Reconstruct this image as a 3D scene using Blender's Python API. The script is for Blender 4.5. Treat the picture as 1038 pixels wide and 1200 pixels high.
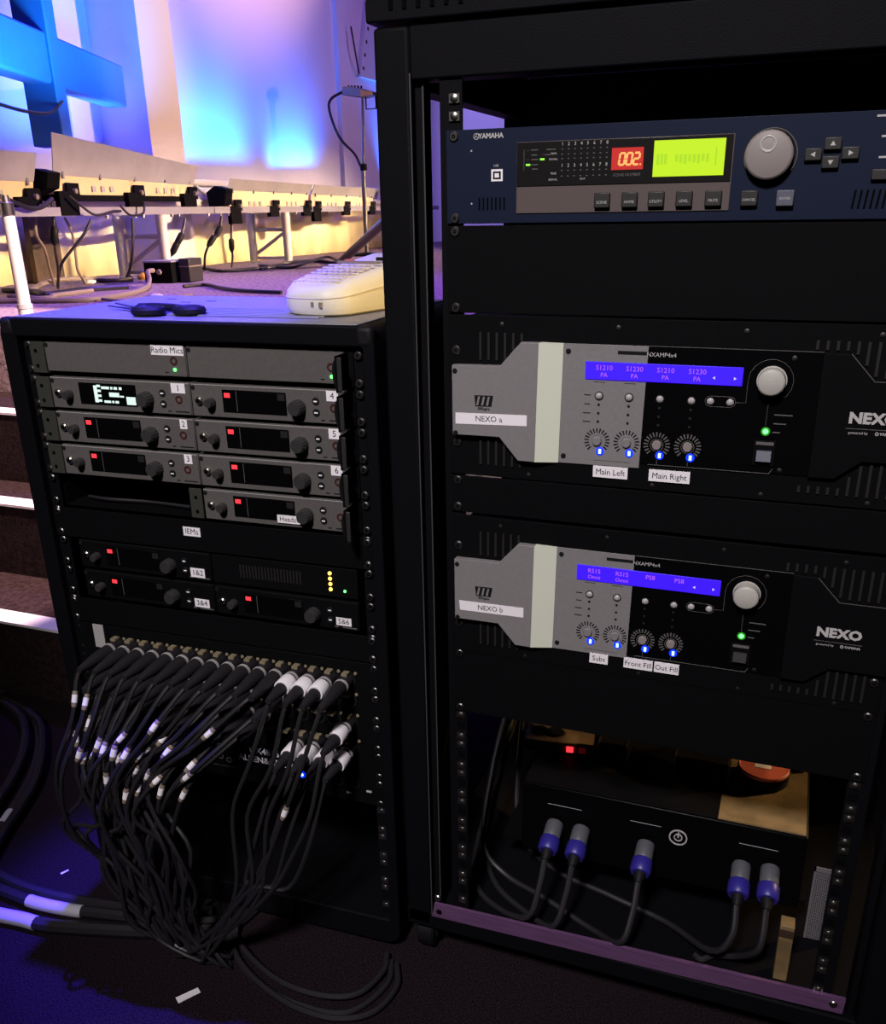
import bpy, bmesh, math, random
from mathutils import Vector, Matrix
for o in list(bpy.data.objects): bpy.data.objects.remove(o)
SC = bpy.context.scene; COL = SC.collection
random.seed(7)
def lin(c): c/=255.; return c/12.92 if c<=.04045 else ((c+.055)/1.055)**2.4
def rgb(r,g,b): return (lin(r),lin(g),lin(b),1)
# ---------------------------------------------------------------- camera
# metres; x along the face of the tall rack, y into it, z up from the auditorium floor
FZ = 1.09                      # height of the top of the uppermost rack unit
F, CX, CY = 1069.565, 2.588, 79.772
yaw, pitch, roll = .3703, -.3860, -.0168
fwd = Vector((-math.sin(yaw)*math.cos(pitch), math.cos(yaw)*math.cos(pitch), math.sin(pitch)))
r0 = Vector((math.cos(yaw), math.sin(yaw), 0)); u0 = r0.cross(fwd)
rt = r0*math.cos(roll)+u0*math.sin(roll); up = -r0*math.sin(roll)+u0*math.cos(roll)
cam = bpy.data.cameras.new('camera'); camo = bpy.data.objects.new('camera', cam); COL.objects.link(camo)
camo.matrix_world = Matrix(((rt.x,up.x,-fwd.x,.3522),(rt.y,up.y,-fwd.y,-.9553),(rt.z,up.z,-fwd.z,-.0736+FZ),(0,0,0,1)))
cam.sensor_fit = 'VERTICAL'; cam.sensor_height = 36; cam.sensor_width = 36
cam.lens = F/1200*36; cam.shift_x = -CX/1200; cam.shift_y = CY/1200
cam.clip_start = .02
SC.camera = camo
# ---------------------------------------------------------------- world, exposure, lights
SC.view_settings.view_transform = 'Standard'; SC.view_settings.look = 'None'
SC.view_settings.exposure = 0; SC.view_settings.gamma = 1; SC.view_settings.use_curve_mapping = False
SC.cycles.use_denoising = True
SC.cycles.max_bounces = 6
W = bpy.data.worlds.new('world'); SC.world = W; W.use_nodes = True
W.node_tree.nodes['Background'].inputs[0].default_value = (.30,.24,.45,1)
W.node_tree.nodes['Background'].inputs[1].default_value = .004
def aim(o, tgt): o.rotation_euler = (Vector(tgt)-o.location).to_track_quat('-Z','Y').to_euler()
def spot(name, loc, tgt, watts, col, deg, blend=.3, rad=.05):
    l = bpy.data.lights.new(name,'SPOT'); l.energy=watts; l.color=col; l.spot_size=math.radians(deg); l.spot_blend=blend; l.shadow_soft_size=rad
    o = bpy.data.objects.new(name,l); COL.objects.link(o); o.location=loc; aim(o,tgt); return o
def area(name, loc, tgt, watts, col, sx, sy, spread=180):
    l = bpy.data.lights.new(name,'AREA'); l.energy=watts; l.color=col; l.shape='RECTANGLE'; l.size=sx; l.size_y=sy; l.spread=math.radians(spread)
    o = bpy.data.objects.new(name,l); COL.objects.link(o); o.location=loc; aim(o,tgt); return o
spot('house_light', (.1,-2.35,3.0), (-.02,0,.88), 400, (1,.93,.94), 38, .8, .22)
spot('pink_wash', (1.8,.35,4.3), (-2.14,.62,.4), 4800, (1,.68,.66), 19.4, .06, .04)
area('warm_strip', (2.5,4.7,2.35), (-3,3.5,.69), 28, (1,.68,.42), 4.0, .08, 14)
spot('warm_side', (2.4,5.75,1.62), (-3,4.9,1.25), 190, (1,.60,.50), 46, .8, .03)
spot('peach_key', (1.2,4.4,3.4), (-2.75,3.30,1.8), 880, (1,.58,.14), 20, 1, .08)
spot('peach_high', (1.5,5.2,3.6), (-3,4.5,3.1), 1500, (1,.50,.36), 34, 1, .1)
spot('warm_desk', (3.2,.75,1.15), (-.16,.12,.93), 400, (1,.66,.20), 7, .4, .03)
spot('bay_fill', (1.7,1.0,1.0), (.38,.2,.27), 60, (1,.64,.28), 22, .5, .04)  # added unseen warm fill into the bay from the right
spot('bay_fill_left', (-1.0,.76,.80), (.08,.22,.25), 40, (1,.60,.24), 22, .5, .04)  # added unseen warm fill into the bay from the left
spot('blue_wash', (-.62,.75,4.6), (-.48,.13,.9), 4300, (.07,.03,1), 9.5, .6, .05)
spot('blue_stage', (-1.5,2.5,4.8), (-1.45,2.1,.7), 1250, (.26,.10,1), 46, .9, .1)
spot('violet_wall', (0,5.0,4.6), (-3,4.9,1.7), 270, (.28,.13,1), 80, .6, .2)
spot('violet_far', (-.3,8.6,4.4), (-3,9.6,2.0), 700, (.34,.26,1), 75, .6, .2)
# ---------------------------------------------------------------- helpers
def st(p): return p
class MB:
    def __init__(s): s.v=[]; s.f=[]; s.m=[]; s.mi=0
    def add(s,vs,fs):
        b=len(s.v); s.v+=[tuple(v) for v in vs]; s.f+=[tuple(i+b for i in f) for f in fs]; s.m+=[s.mi]*len(fs); return s
    def box(s,x0,x1,y0,y1,z0,z1):
        return s.add([(x0,y0,z0),(x1,y0,z0),(x1,y1,z0),(x0,y1,z0),(x0,y0,z1),(x1,y0,z1),(x1,y1,z1),(x0,y1,z1)],
            [(0,3,2,1),(4,5,6,7),(0,1,5,4),(1,2,6,5),(2,3,7,6),(3,0,4,7)])
    def prism(s,poly,y0,y1):            # poly in xz, extruded along y
        n=len(poly)
        return s.add([(x,y0,z) for x,z in poly]+[(x,y1,z) for x,z in poly],
            [tuple(range(n)),tuple(range(2*n-1,n-1,-1))]+[(i,i+n,(i+1)%n+n,(i+1)%n) for i in range(n)])
    def prismx(s,poly,x0,x1):           # poly in yz, extruded along x
        n=len(poly)
        return s.add([(x0,y,z) for y,z in poly]+[(x1,y,z) for y,z in poly],
            [tuple(range(n)),tuple(range(2*n-1,n-1,-1))]+[(i,i+n,(i+1)%n+n,(i+1)%n) for i in range(n)])
    def rev(s,c,axis,prof,n=16):        # profile [(distance along axis, radius)]
        c=Vector(c); a=Vector(axis).normalized(); e=a.orthogonal().normalized(); g=a.cross(e)
        vs=[];k=len(prof)
        for d,r in prof:
            for i in range(n):
                t=2*math.pi*i/n; vs.append(c+a*d+(e*math.cos(t)+g*math.sin(t))*r)
        fs=[tuple(range(n-1,-1,-1)),tuple(range((k-1)*n,k*n))]
        for j in range(k-1):
            for i in range(n): fs.append((j*n+i,j*n+(i+1)%n,(j+1)*n+(i+1)%n,(j+1)*n+i))
        return s.add(vs,fs)
    def cyl(s,c,axis,r,h,n=16,ch=0):
        if ch: return s.rev(c,axis,[(0,r),(h-ch,r),(h,r-ch)],n)
        return s.rev(c,axis,[(0,r),(h,r)],n)
    def ring(s,c,axis,r0,r1,h,n=24):    # flat washer
        c=Vector(c); a=Vector(axis).normalized(); e=a.orthogonal().normalized(); g=a.cross(e); vs=[];fs=[]
        for i in range(n):
            t=2*math.pi*i/n; q=e*math.cos(t)+g*math.sin(t)
            vs+=[c+q*r0,c+q*r1,c+q*r0+a*h,c+q*r1+a*h]
        for i in range(n):
            A=4*i;B=4*((i+1)%n)
            fs+=[(A,B,B+1,A+1),(A+2,A+3,B+3,B+2),(A+1,B+1,B+3,A+3),(A,A+2,B+2,B)]
        return s.add(vs,fs)
    def tube(s,pts,r,n=8,closed=False):
        P=[Vector(p) for p in pts]; k=len(P); vs=[];fs=[]; e=None
        for i in range(k):
            d=((P[(i+1)%k]-P[i-1]) if closed else (P[min(i+1,k-1)]-P[max(i-1,0)])).normalized()
            if e is None: e=d.orthogonal().normalized()
            e=(e-d*e.dot(d)).normalized(); g=d.cross(e); rr=r[i] if isinstance(r,(list,tuple)) else r
            for j in range(n):
                t=2*math.pi*j/n; vs.append(P[i]+(e*math.cos(t)+g*math.sin(t))*rr)
        for i in range(k if closed else k-1):
            for j in range(n): fs.append((i*n+j,i*n+(j+1)%n,((i+1)%k)*n+(j+1)%n,((i+1)%k)*n+j))
        if not closed: fs+=[tuple(range(n-1,-1,-1)),tuple(range((k-1)*n,k*n))]
        return s.add(vs,fs)
    def mesh(s,name,mats):
        me=bpy.data.meshes.new(name); me.from_pydata(s.v,[],s.f)
        for m in (mats if isinstance(mats,(list,tuple)) else [mats]): me.materials.append(m)
        me.polygons.foreach_set('material_index',s.m)
        bm=bmesh.new(); bm.from_mesh(me); bmesh.ops.recalc_face_normals(bm,faces=bm.faces); bm.to_mesh(me); bm.free()
        me.polygons.foreach_set('use_smooth',[True]*len(me.polygons)); me.set_sharp_from_angle(angle=math.radians(38)); me.update()
        return me
    def build(s,name,mats,parent=None,bev=0,seg=2,label=None,loc=None,kind=None):
        return link(name,s.mesh(name,mats),parent,bev,seg,label,loc,kind)
def link(name,me,parent=None,bev=0,seg=2,label=None,loc=None,kind=None):
    o=bpy.data.objects.new(name,me); COL.objects.link(o)
    if parent: o.parent=parent
    if loc: o.location=loc
    if bev:
        m=o.modifiers.new('bevel','BEVEL'); m.width=bev; m.segments=seg; m.limit_method='ANGLE'; m.angle_limit=math.radians(40)
    if label: o['label']=label
    if kind: o['kind']=kind
    return o
def thing(name,label,cat,loc=(0,0,0),rotz=0,group=None):
    o=bpy.data.objects.new(name,None); COL.objects.link(o); o.empty_display_size=.05
    o.location=loc; o.rotation_euler=(0,0,rotz); o['label']=label; o['category']=cat
    if group: o['group']=group
    return o
def tag(o,label,cat,group=None):
    o['label']=label; o['category']=cat
    if group: o['group']=group
    return o
def spline(pts,n=6):                    # Catmull-Rom samples
    P=[Vector(p) for p in pts]; P=[P[0]*2-P[1]]+P+[P[-1]*2-P[-2]]; out=[]
    for i in range(1,len(P)-2):
        a,b,c,d=P[i-1:i+3]
        for k in range(n):
            t=k/n; out.append(.5*((2*b)+(c-a)*t+(2*a-5*b+4*c-d)*t*t+(3*b-a-3*c+d)*t**3))
    out.append(P[-2]); return out
def lettering(s,h,x,z,y,m,parent,align='CENTER',bold=0,sx=1,name='lettering',rot=0,shear=0):
    cu=bpy.data.curves.new('t','FONT'); cu.body=s; cu.align_x=align; cu.align_y='CENTER'; cu.size=h/.70; cu.offset=bold; cu.shear=shear
    cu.resolution_u=2
    ob=bpy.data.objects.new('t',cu); me=bpy.data.meshes.new_from_object(ob); me.name=name
    bpy.data.objects.remove(ob); bpy.data.curves.remove(cu)
    c,si=math.cos(rot),math.sin(rot)
    for v in me.vertices:
        a,b=v.co.x*sx,v.co.y; v.co=(x+a*c-b*si,y,z+a*si+b*c)
    me.materials.clear(); me.materials.append(m)
    return link(name,me,parent)
# ---------------------------------------------------------------- materials
def mat(name,col,rough=.5,metal=0,spec=.5,noise=0,nscale=40,bump=0,bscale=200,emit=None,estr=1,alpha=1,var=None,stretch=(1,1,1)):
    m=bpy.data.materials.new(name); m.use_nodes=True; nt=m.node_tree; b=nt.nodes['Principled BSDF']
    b.inputs['Base Color'].default_value=col; b.inputs['Roughness'].default_value=rough; b.inputs['Metallic'].default_value=metal
    b.inputs['Specular IOR Level'].default_value=spec
    if emit: b.inputs['Emission Color'].default_value=emit; b.inputs['Emission Strength'].default_value=estr
    if noise or bump:
        tc=nt.nodes.new('ShaderNodeTexCoord'); mp=nt.nodes.new('ShaderNodeMapping'); mp.inputs['Scale'].default_value=stretch
        nt.links.new(tc.outputs['Object'],mp.inputs[0])
    if noise:
        n=nt.nodes.new('ShaderNodeTexNoise'); n.inputs['Scale'].default_value=nscale; n.inputs['Detail'].default_value=6
        nt.links.new(mp.outputs[0],n.inputs[0]); r=nt.nodes.new('ShaderNodeMix'); r.data_type='RGBA'
        c2=var or tuple(min(1,c*(1+noise)) for c in col[:3])+(1,); c1=tuple(c*(1-noise) for c in col[:3])+(1,)
        mr=nt.nodes.new('ShaderNodeMapRange'); mr.inputs[1].default_value=.35; mr.inputs[2].default_value=.65
        nt.links.new(n.outputs[0],mr.inputs[0]); nt.links.new(mr.outputs[0],r.inputs[0]); r.inputs[6].default_value=c1; r.inputs[7].default_value=c2
        nt.links.new(r.outputs[2],b.inputs['Base Color'])
    if bump:
        n=nt.nodes.new('ShaderNodeTexNoise'); n.inputs['Scale'].default_value=bscale; n.inputs['Detail'].default_value=4
        nt.links.new(mp.outputs[0],n.inputs[0]); bp=nt.nodes.new('ShaderNodeBump'); bp.inputs['Strength'].default_value=bump; bp.inputs['Distance'].default_value=.002
        nt.links.new(n.outputs[0],bp.inputs['Height']); nt.links.new(bp.outputs[0],b.inputs['Normal'])
    return m
def glow(name,col,s): return mat(name,(0.01,0.01,0.01,1),.5,emit=col,estr=s)
M={}
M['black']=mat('black_powder_coat',(.0035,.0035,.0042,1),.65,spec=.06,bump=.15,bscale=900)
M['rackblack']=mat('rack_black_paint',(.0036,.0034,.0050,1),.62,spec=.08,bump=.2,bscale=700)
M['rubber']=mat('black_rubber',(.006,.0055,.007,1),.6,spec=.25)
M['cable']=mat('black_cable_jacket',(.015,.0135,.016,1),.45,spec=.5)
M['cable2']=mat('charcoal_cable_jacket',(.018,.016,.020,1),.5,spec=.45)
M['gloss']=mat('black_gloss',(.002,.002,.0026,1),.35,spec=.10)
M['steel']=mat('zinc_steel',(.45,.43,.40,1),.32,1)
M['darksteel']=mat('dark_steel',(.16,.15,.15,1),.4,1)
M['nickel']=mat('nickel',(.55,.52,.46,1),.28,1)
M['silver']=mat('silver_paint',(.225,.212,.216,1),.5,spec=.35,noise=.04,nscale=300)
M['stripe']=mat('silver_facet_lit',(.72,.76,.62,1),.5,spec=.4)  # facet turned to the light, its brightness put into the colour
M['grey']=mat('receiver_grey',(.105,.098,.094,1),.5,spec=.25,noise=.05,nscale=200)
M['ear']=mat('olive_grey_ear',(.040,.042,.036,1),.55,spec=.2)
M['paper']=mat('white_label_paper',(.92,.88,.92,1),.6,spec=.2)
M['ink']=mat('black_ink',(.01,.01,.012,1),.7,spec=.1)
M['print']=mat('pale_screen_print',(.50,.48,.48,1),.6,spec=.2)
M['dimprint']=mat('dim_screen_print',(.13,.12,.12,1),.6,spec=.2)
M['navy']=mat('navy_panel',(.008,.013,.034,1),.5,spec=.15,bump=.05,bscale=900)
M['taupe']=mat('taupe_panel',(.105,.082,.078,1),.55,spec=.3)
M['window']=mat('smoked_window',(.010,.009,.009,1),.3,spec=.4)
M['knobgrey']=mat('warm_grey_knob',(.27,.235,.225,1),.5,spec=.4)
M['knobwhite']=mat('brushed_knob',(.48,.46,.42,1),.42,spec=.5)
M['button']=mat('dark_button',(.022,.020,.020,1),.5)
M['lbutton']=mat('slate_button',(.10,.105,.14,1),.5)
M['knobdark']=mat('charcoal_knob',(.035,.033,.034,1),.4,spec=.5)
M['bead']=mat('grey_button',(.42,.40,.39,1),.4)
M['vent']=mat('vent_rib',(.014,.013,.013,1),.5)
M['highlight']=mat('grey_edge_line_highlight',(.05,.048,.05,1),.6)
M['dark']=mat('dark_recess',(.002,.002,.002,1),.9,spec=.05)
M['blueled']=glow('blue_led',(.22,.42,1,1),5); M['blueglow']=glow('blue_led_halo',(.0,.02,1,1),2.2)  # glowing disc paints the halo round each blue LED
M['greenled']=glow('green_led',(.08,1,.12,1),5); M['greenhalo']=glow('green_led_halo',(.03,.35,.01,1),.8); M['greendim']=glow('green_indicator',(.25,1,.05,1),1.6)  # dim glowing ring paints the halo round the green LED
M['redled']=glow('red_indicator',(1,.035,.05,1),1.6); M['reddim']=glow('dim_red_led',(.30,.01,.015,1),.10)
M['amberled']=glow('amber_led',(1,.55,.08,1),4)
M['lcdblue']=glow('blue_lcd',(.045,.003,.98,1),1.0); M['lcdtext']=glow('pink_lcd_text',(.52,.12,.90,1),1)
M['lcdwhite']=glow('pale_lcd_text',(.7,.65,1,1),1)
M['lcdlime']=glow('lime_lcd',(.56,.87,.0,1),1.0); M['lcdlimed']=glow('lime_lcd_text',(.42,.74,.002,1),1)
M['seg']=glow('seven_segment',(1,.42,.12,1),1.3); M['segbg']=glow('seven_segment_glow',(.75,.012,.006,1),.75)
M['oled']=glow('oled_white',(.80,.98,.92,1),1)
M['goldprint']=mat('brass_latch',(.34,.28,.18,1),.3,.3)
M['bluering']=mat('blue_connector_ring',(.03,.022,.26,1),.4)
M['greysleeve']=mat('grey_connector_shell',(.10,.10,.115,1),.45,spec=.5)
M['alu']=mat('aluminium_purple_lit',(.15,.070,.17,1),.5,.2,noise=.15,nscale=60,stretch=(.3,6,6))  # purple light on the bar is mixed into this base colour
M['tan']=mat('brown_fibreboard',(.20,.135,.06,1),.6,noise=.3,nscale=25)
M['salmon']=mat('salmon_plastic',(.70,.17,.12,1),.4)
M['cream']=mat('cream_plastic',(.78,.74,.62,1),.45,spec=.4,bump=.03,bscale=500)
M['key']=mat('cream_key',(.68,.58,.50,1),.55)
M['teal']=mat('teal_grip',(.02,.06,.07,1),.45)
M['carpet']=mat('dark_carpet',(.014,.0085,.012,1),.95,spec=.1,noise=.8,nscale=420,bump=.8,bscale=700)
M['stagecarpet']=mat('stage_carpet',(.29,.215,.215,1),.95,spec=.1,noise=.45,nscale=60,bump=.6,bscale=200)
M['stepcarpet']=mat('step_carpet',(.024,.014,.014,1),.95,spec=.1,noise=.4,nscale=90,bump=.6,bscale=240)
M['nosing']=mat('white_nosing_strip',(.80,.76,.76,1),.55)
M['wall']=mat('white_wall_paint',(.68,.66,.66,1),.8,spec=.2,bump=.06,bscale=6)
M['cloth']=mat('cream_skirt_cloth',(.86,.76,.42,1),.85,spec=.1,bump=.1,bscale=120)
M['cross']=mat('blue_timber',(.05,.20,.55,1),.6,noise=.06,nscale=5)  # one even blue base colour over the whole cross
M['truss']=mat('white_truss_paint',(.62,.60,.56,1),.45)
M['trussbar']=mat('grey_truss_bar',(.27,.26,.28,1),.5)
M['flap']=mat('silver_flap',(.52,.50,.50,1),.45,.25,noise=.06,nscale=12)
M['body']=mat('cream_batten_body',(.90,.68,.40,1),.55)
M['greycable']=mat('grey_cable',(.24,.19,.15,1),.5)
M['brown']=mat('dark_brown_board',(.06,.035,.02,1),.6,noise=.3,nscale=20)
M['topblack']=mat('rack_lid_laminate',(.20,.20,.24,1),.42,spec=.5,bump=.05,bscale=400)
M['mesh']=mat('grey_mesh',(.15,.145,.16,1),.5)
M['tape']=mat('white_tape',(.55,.53,.60,1),.45)
M['orange']=mat('orange_gel',(.75,.35,.05,1),.5)

# ================================================================ SETTING
ST_Z=.735
def structure(name,mb,m,parent=None,bev=0):
    o=mb.build(name,m,parent,bev); 
    if parent is None: o['kind']='structure'
    return o
structure('floor',MB().box(-4.5,3.5,-4,1.1,-.06,0),M['carpet'])
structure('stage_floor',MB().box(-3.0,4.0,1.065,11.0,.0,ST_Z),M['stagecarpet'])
structure('wall_left',MB().box(-3.12,-3.0,1.0,11.0,0,5.0),M['wall'])
structure('wall_back',MB().box(-3.12,4.0,11.0,11.12,0,5.0),M['wall'])
# a shallow projecting panel on the wall makes the vertical joint seen beyond the battens
structure('trim_1',MB().box(-3.0,-2.965,5.68,11.0,ST_Z,5.0),M['wall'])
pil=MB().box(.41,.71,.145,.78,0,4.2).build('trim_2',M['wall']); pil['kind']='structure'; pil.location=(-2.556,2.741,ST_Z); pil.rotation_euler=(0,0,math.radians(94.765))
# steps up to the stage
steps=bpy.data.objects.new('stage_steps',None); COL.objects.link(steps); steps['kind']='structure'
for k,(y,z) in enumerate([(.413,.182),(.650,.365),(.822,.547)]):
    y1=[.650,.822,1.065][k]
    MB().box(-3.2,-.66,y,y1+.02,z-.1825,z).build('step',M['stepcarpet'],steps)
    MB().box(-3.2,-.66,y-.002,y+.050,z-.003,z+.003).build('nosing_strip',M['nosing'],steps,label='white anti-slip nosing strip')

# ================================================================ TALL RACK (right)
H=FZ
rack=thing('equipment_rack','tall black open-sided steel equipment rack holding the two grey and black amplifiers','rack',(0,0,0))
def post(x0,x1,y0,y1,name='corner_post',z0=.06,z1=H+.094): return MB().box(x0,x1,y0,y1,z0,z1).build(name,M['rackblack'],rack,.004)
post(-.085,-.046,-.004,.03); MB().box(-.046,-.036,.006,.028,.08,H+.052).build('post_flange',M['rackblack'],rack,.002)
post(.511,.55,-.004,.03); MB().box(.501,.511,.006,.028,.08,H+.052).build('post_flange',M['rackblack'],rack,.002)
post(-.085,-.05,.43,.468); post(.515,.55,.43,.468)
MB().box(-.046,.511,-.003,.03,H+.046,H+.094).build('top_beam',M['rackblack'],rack,.002)
MB().box(-.05,.515,.438,.468,H+.03,H+.094).build('top_beam',M['rackblack'],rack,.002)
MB().box(-.083,-.055,.03,.43,H+.043,H+.094).build('side_beam',M['rackblack'],rack,.002)
MB().box(.52,.548,.03,.43,H+.043,H+.094).build('side_beam',M['rackblack'],rack,.002)
b=MB().prismx([(-.009,H+.097),(-.009,H+.117),(.03,H+.135),(.45,H+.135),(.478,H+.120),(.478,H+.097)],-.09,.555)
b.build('top_cap',M['rackblack'],rack,.002)
slot=MB().prismx([(-.0105,H+.107),(-.0105,H+.1172),(.02,H+.1318),(.02,H+.125)],-.0022,.0022).mesh('vent_slot',M['dark'])
for i in list(range(6))+list(range(36,42)): link('vent_slot',slot,rack,loc=(-.062+i*.0145,0,0))
MB().box(-.085,.55,-.004,.468,.055,.085).build('base_plinth',M['rackblack'],rack,.003)
MB().box(-.046,.511,.0,.025,.08,H-1.004).build('kick_panel',M['rackblack'],rack)
MB().box(-.046,.511,.025,.43,.082,H-1.006).build('base_pan',M['rackblack'],rack)
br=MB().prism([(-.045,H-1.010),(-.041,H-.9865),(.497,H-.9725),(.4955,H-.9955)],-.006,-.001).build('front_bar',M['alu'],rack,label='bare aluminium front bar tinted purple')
MB().cyl((-.034,-.0062,H-.999),(0,-1,0),.0042,.0006,14).build('bolt_hole',M['dark'],br)
q=MB().cyl((.484,-.006,H-.983),(0,-1,0),.0050,.002,12,.001); q.build('bolt',M['steel'],br)
MB().cyl((-.036,-.004,H-.975),(0,-1,0),.0055,.004,14,.0015).build('bolt',M['steel'],rack)
for x in (-.06,.525):
    for y in (.03,.43):
        c=MB().cyl((x-.012,y,.03),(1,0,0),.03,.024,20,.003).box(x-.016,x-.0125,y-.02,y+.02,.03,.056).box(x+.0125,x+.016,y-.02,y+.02,.03,.056)
        c.build('castor',M['rubber'],rack)
for x,y in ((-.0462,-.0055),(-.0365,.0045)): MB().box(x,x+.0014,y,y+.0014,.08,H+.052).build('door_seal',M['highlight'],rack)  # pale strips paint the highlight lines along the post edges
# rails with cage nuts in the free positions
def rail(x0,x1,flx):
    r=MB()
    r.box(x0,x1,.0005,.0025,.09,H+.046); r.box(flx,flx+.002,.0025,.04,.09,H+.046)
    return r.build('mounting_rail',M['rackblack'],rack)
rl=rail(-.0162,.0078,-.0162); rr=rail(.4573,.4813,.4793)
hole=MB().box(-.0048,.0048,-.0002,.0006,-.0048,.0048).mesh('square_hole',M['dark'])
nut=MB()
nut.box(-.0055,.0055,-.0018,.0004,-.0042,.0042); nut.rev((0,-.0018,0),(0,-1,0),[(0,.0040),(.0006,.0040),(.0016,.0022)],10)
nutm=nut.mesh('cage_nut',M['steel'])
for k in range(22):
    for dz in (6.35,22.225,38.1):
        z=(44.45*k+dz)/1000
        if z<.672 and not z<-1: continue
        if z>.985: continue
        for rp,x in ((rl,0),(rr,.4651)):
            if dz==22.225: link('square_hole',hole,rp,loc=(x,0,H-z))
            elif not (x>.1 and z<.69 and False): link('cage_nut',nutm,rp,loc=(x,0,H-z))
for z in (-.012,-.028): link('cage_nut',nutm,rl,loc=(0,0,H-z)); 
# rear panel with five lit slots, blocking the view of the room behind
rp=MB(); xs=[-.05,.2135,.218,.2222,.2266,.2308,.2352,.2412,.2458,.2534,.2584,.515]
rp.box(-.05,.515,.44,.444,H-.62,H+.079).box(-.05,.515,.44,.444,H+.086,H+.094)
for i in range(0,len(xs),2): rp.box(xs[i],xs[i+1],.44,.444,H+.079,H+.086)
rp.build('rear_panel',M['rackblack'],rack)

def unit(name,label,cat,u0,u1,depth=.36,m='black',x0=-.0087,x1=.4738,t=.003,group=None,screws=None,face=True):
    """one rack unit: front panel from u0 to u1 millimetres below the top, a chassis behind it and its screws"""
    o=thing(name,label,cat,(0,0,H-u1/1000),0,group); h=(u1-u0)/1000
    if face: MB().box(x0,x1,-t,.0002,.0004,h-.0006).build('front_panel',M[m],o,.0006)
    if depth: MB().box(.012,.453,.0004,depth,.002,h-.002).build('chassis',M['black'],o)
    for z in screws or ():
        for x in (0,.4651): screw(o,x,h-z/1000,-t)
    return o
scm=MB().rev((0,0,0),(0,-1,0),[(0,.0052),(.0008,.0052),(.0020,.0040)],12); scm.mi=1; scm.ring((0,-.0020,0),(0,-1,0),.0008,.0020,.0003,8)
SCM=scm.mesh('screw',[M['darksteel'],M['dark']])
smc=MB().rev((0,0,0),(0,-1,0),[(0,.0026),(.0006,.0024),(.0009,.0012)],10).mesh('screw',M['darksteel'])
blk=MB().rev((0,0,0),(0,-1,0),[(0,.0029),(.0006,.0027),(.0009,.0012)],12).mesh('screw',M['ink'])
def screw(o,x,z,y=-.003,m=None): return link('screw',m or SCM,o,loc=(x,y,z))

# ---- signal processor (navy, lime display)
U=unit('signal_processor','navy blue rack processor with lime green display and red scene number','audio processor',0,88.3,.34,'navy',screws=(6.35,82.55))
h=.0883
def Y(x,z): return (x/1000,h+z/1000)
def slab(o,name,x0,x1,z0,z1,y0,y1,m,bev=0,label=None): return MB().box(x0/1000,x1/1000,y0,y1,h+z0/1000,h+z1/1000).build(name,M[m],o,bev,label=label)
slab(U,'control_panel',66,272,-79,-14,-.0042,-.003,'taupe',.0006,label='taupe control panel')
win=slab(U,'meter_window',66.5,271,-54,-14.5,-.0050,-.0042,'window',.0004,label='smoked dark meter window')
slab(win,'number_glow',160.5,190.5,-41.5,-22.4,-.0053,-.0050,'segbg',label='glowing red number display')
def digit(x,z,s,segs):
    d=MB(); w=s*.5; hh=s; k=s*.09; sh=.12
    def bar(a,b):
        (ax,az),(bx,bz)=a,b; dx,dz=bx-ax,bz-az; L=math.hypot(dx,dz); nx,nz=-dz/L*k,dx/L*k
        ax+=dx*.06;az+=dz*.06;bx-=dx*.06;bz-=dz*.06
        d.prism([(x+ax+nx+(az+nz)*sh,z+az+nz),(x+bx+nx+(bz+nz)*sh,z+bz+nz),(x+bx-nx+(bz-nz)*sh,z+bz-nz),(x+ax-nx+(az-nz)*sh,z+az-nz)],-.0057,-.0053)
    S={'a':((0,hh),(w,hh)),'b':((w,hh),(w,hh/2)),'c':((w,hh/2),(w,0)),'d':((0,0),(w,0)),'e':((0,hh/2),(0,0)),'f':((0,hh),(0,hh/2)),'g':((0,hh/2),(w,hh/2))}
    for c in segs: bar(*S[c])
    return d
for i,sg in enumerate(('abcdef','abcdef','abged')):
    digit(.1675+i*.0068,h-.0372,.0100,sg).build('digit',M['seg'],win)
MB().cyl((.1880,-.0053,h-.0372),(0,-1,0),.0008,.0004,8).build('digit_point',M['seg'],win)
lettering('SCENE NUMBER',.0026,.1755,h-.0460,-.0052,M['dimprint'],win)
lcd=slab(win,'lime_display',200,264.5,-48.5,-17.5,-.0054,-.0050,'lcdlime',label='lime green backlit display')
t_=MB()
for x in (203,206.5,210): t_.box(x/1000,(x+2.4)/1000,-.0056,-.0054,h-.038,h-.029)
for x in range(8): t_.box((220+x*4)/1000,(222.6+x*4)/1000,-.0056,-.0054,h-.036-.001*(x%3),h-.030)
t_.box(.256,.2575,-.0056,-.0054,h-.04,h-.025); t_.build('display_text',M['lcdlimed'],win)
for r_,zz in enumerate((-17.2,-36.2)):
    for i in range(8): lettering(str(i+1),.0030,.1123+i*.0062,h+zz/1000,-.0052,M['print'],win)
dm=MB()
for zz in (-22,-26.5,-30.5,-41,-46): 
    for i in range(8): dm.box((111.4+i*6.2)/1000,(113.0+i*6.2)/1000,-.0052,-.0050,h+zz/1000,h+(zz+.9)/1000)
dm.build('meter_dots',M['dimprint'],win)
for s_,x,zz in (('PEAK',104,-25.3),('SIGNAL',103.5,-30.3),('PEAK',104,-43),('SIGNAL',103.5,-48.5),('OUT',133,-48.5)): lettering(s_,.0018,x/1000,h+zz/1000,-.0052,M['print'],win)
il=MB()
for x,zz in ((78,-34.6),(92.3,-30)): il.box((x-2)/1000,(x+2.2)/1000,-.0054,-.005,h+(zz-.8)/1000,h+(zz+.8)/1000)
il.build('green_indicator',M['greendim'],win)
il=MB()
for x,zz in ((78,-22),(78,-30),(93,-26)): il.box((x-1.6)/1000,(x+1.6)/1000,-.0054,-.005,h+(zz-.4)/1000,h+(zz+.4)/1000)
il.build('red_indicator',M['reddim'],win)
il=MB()
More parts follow.
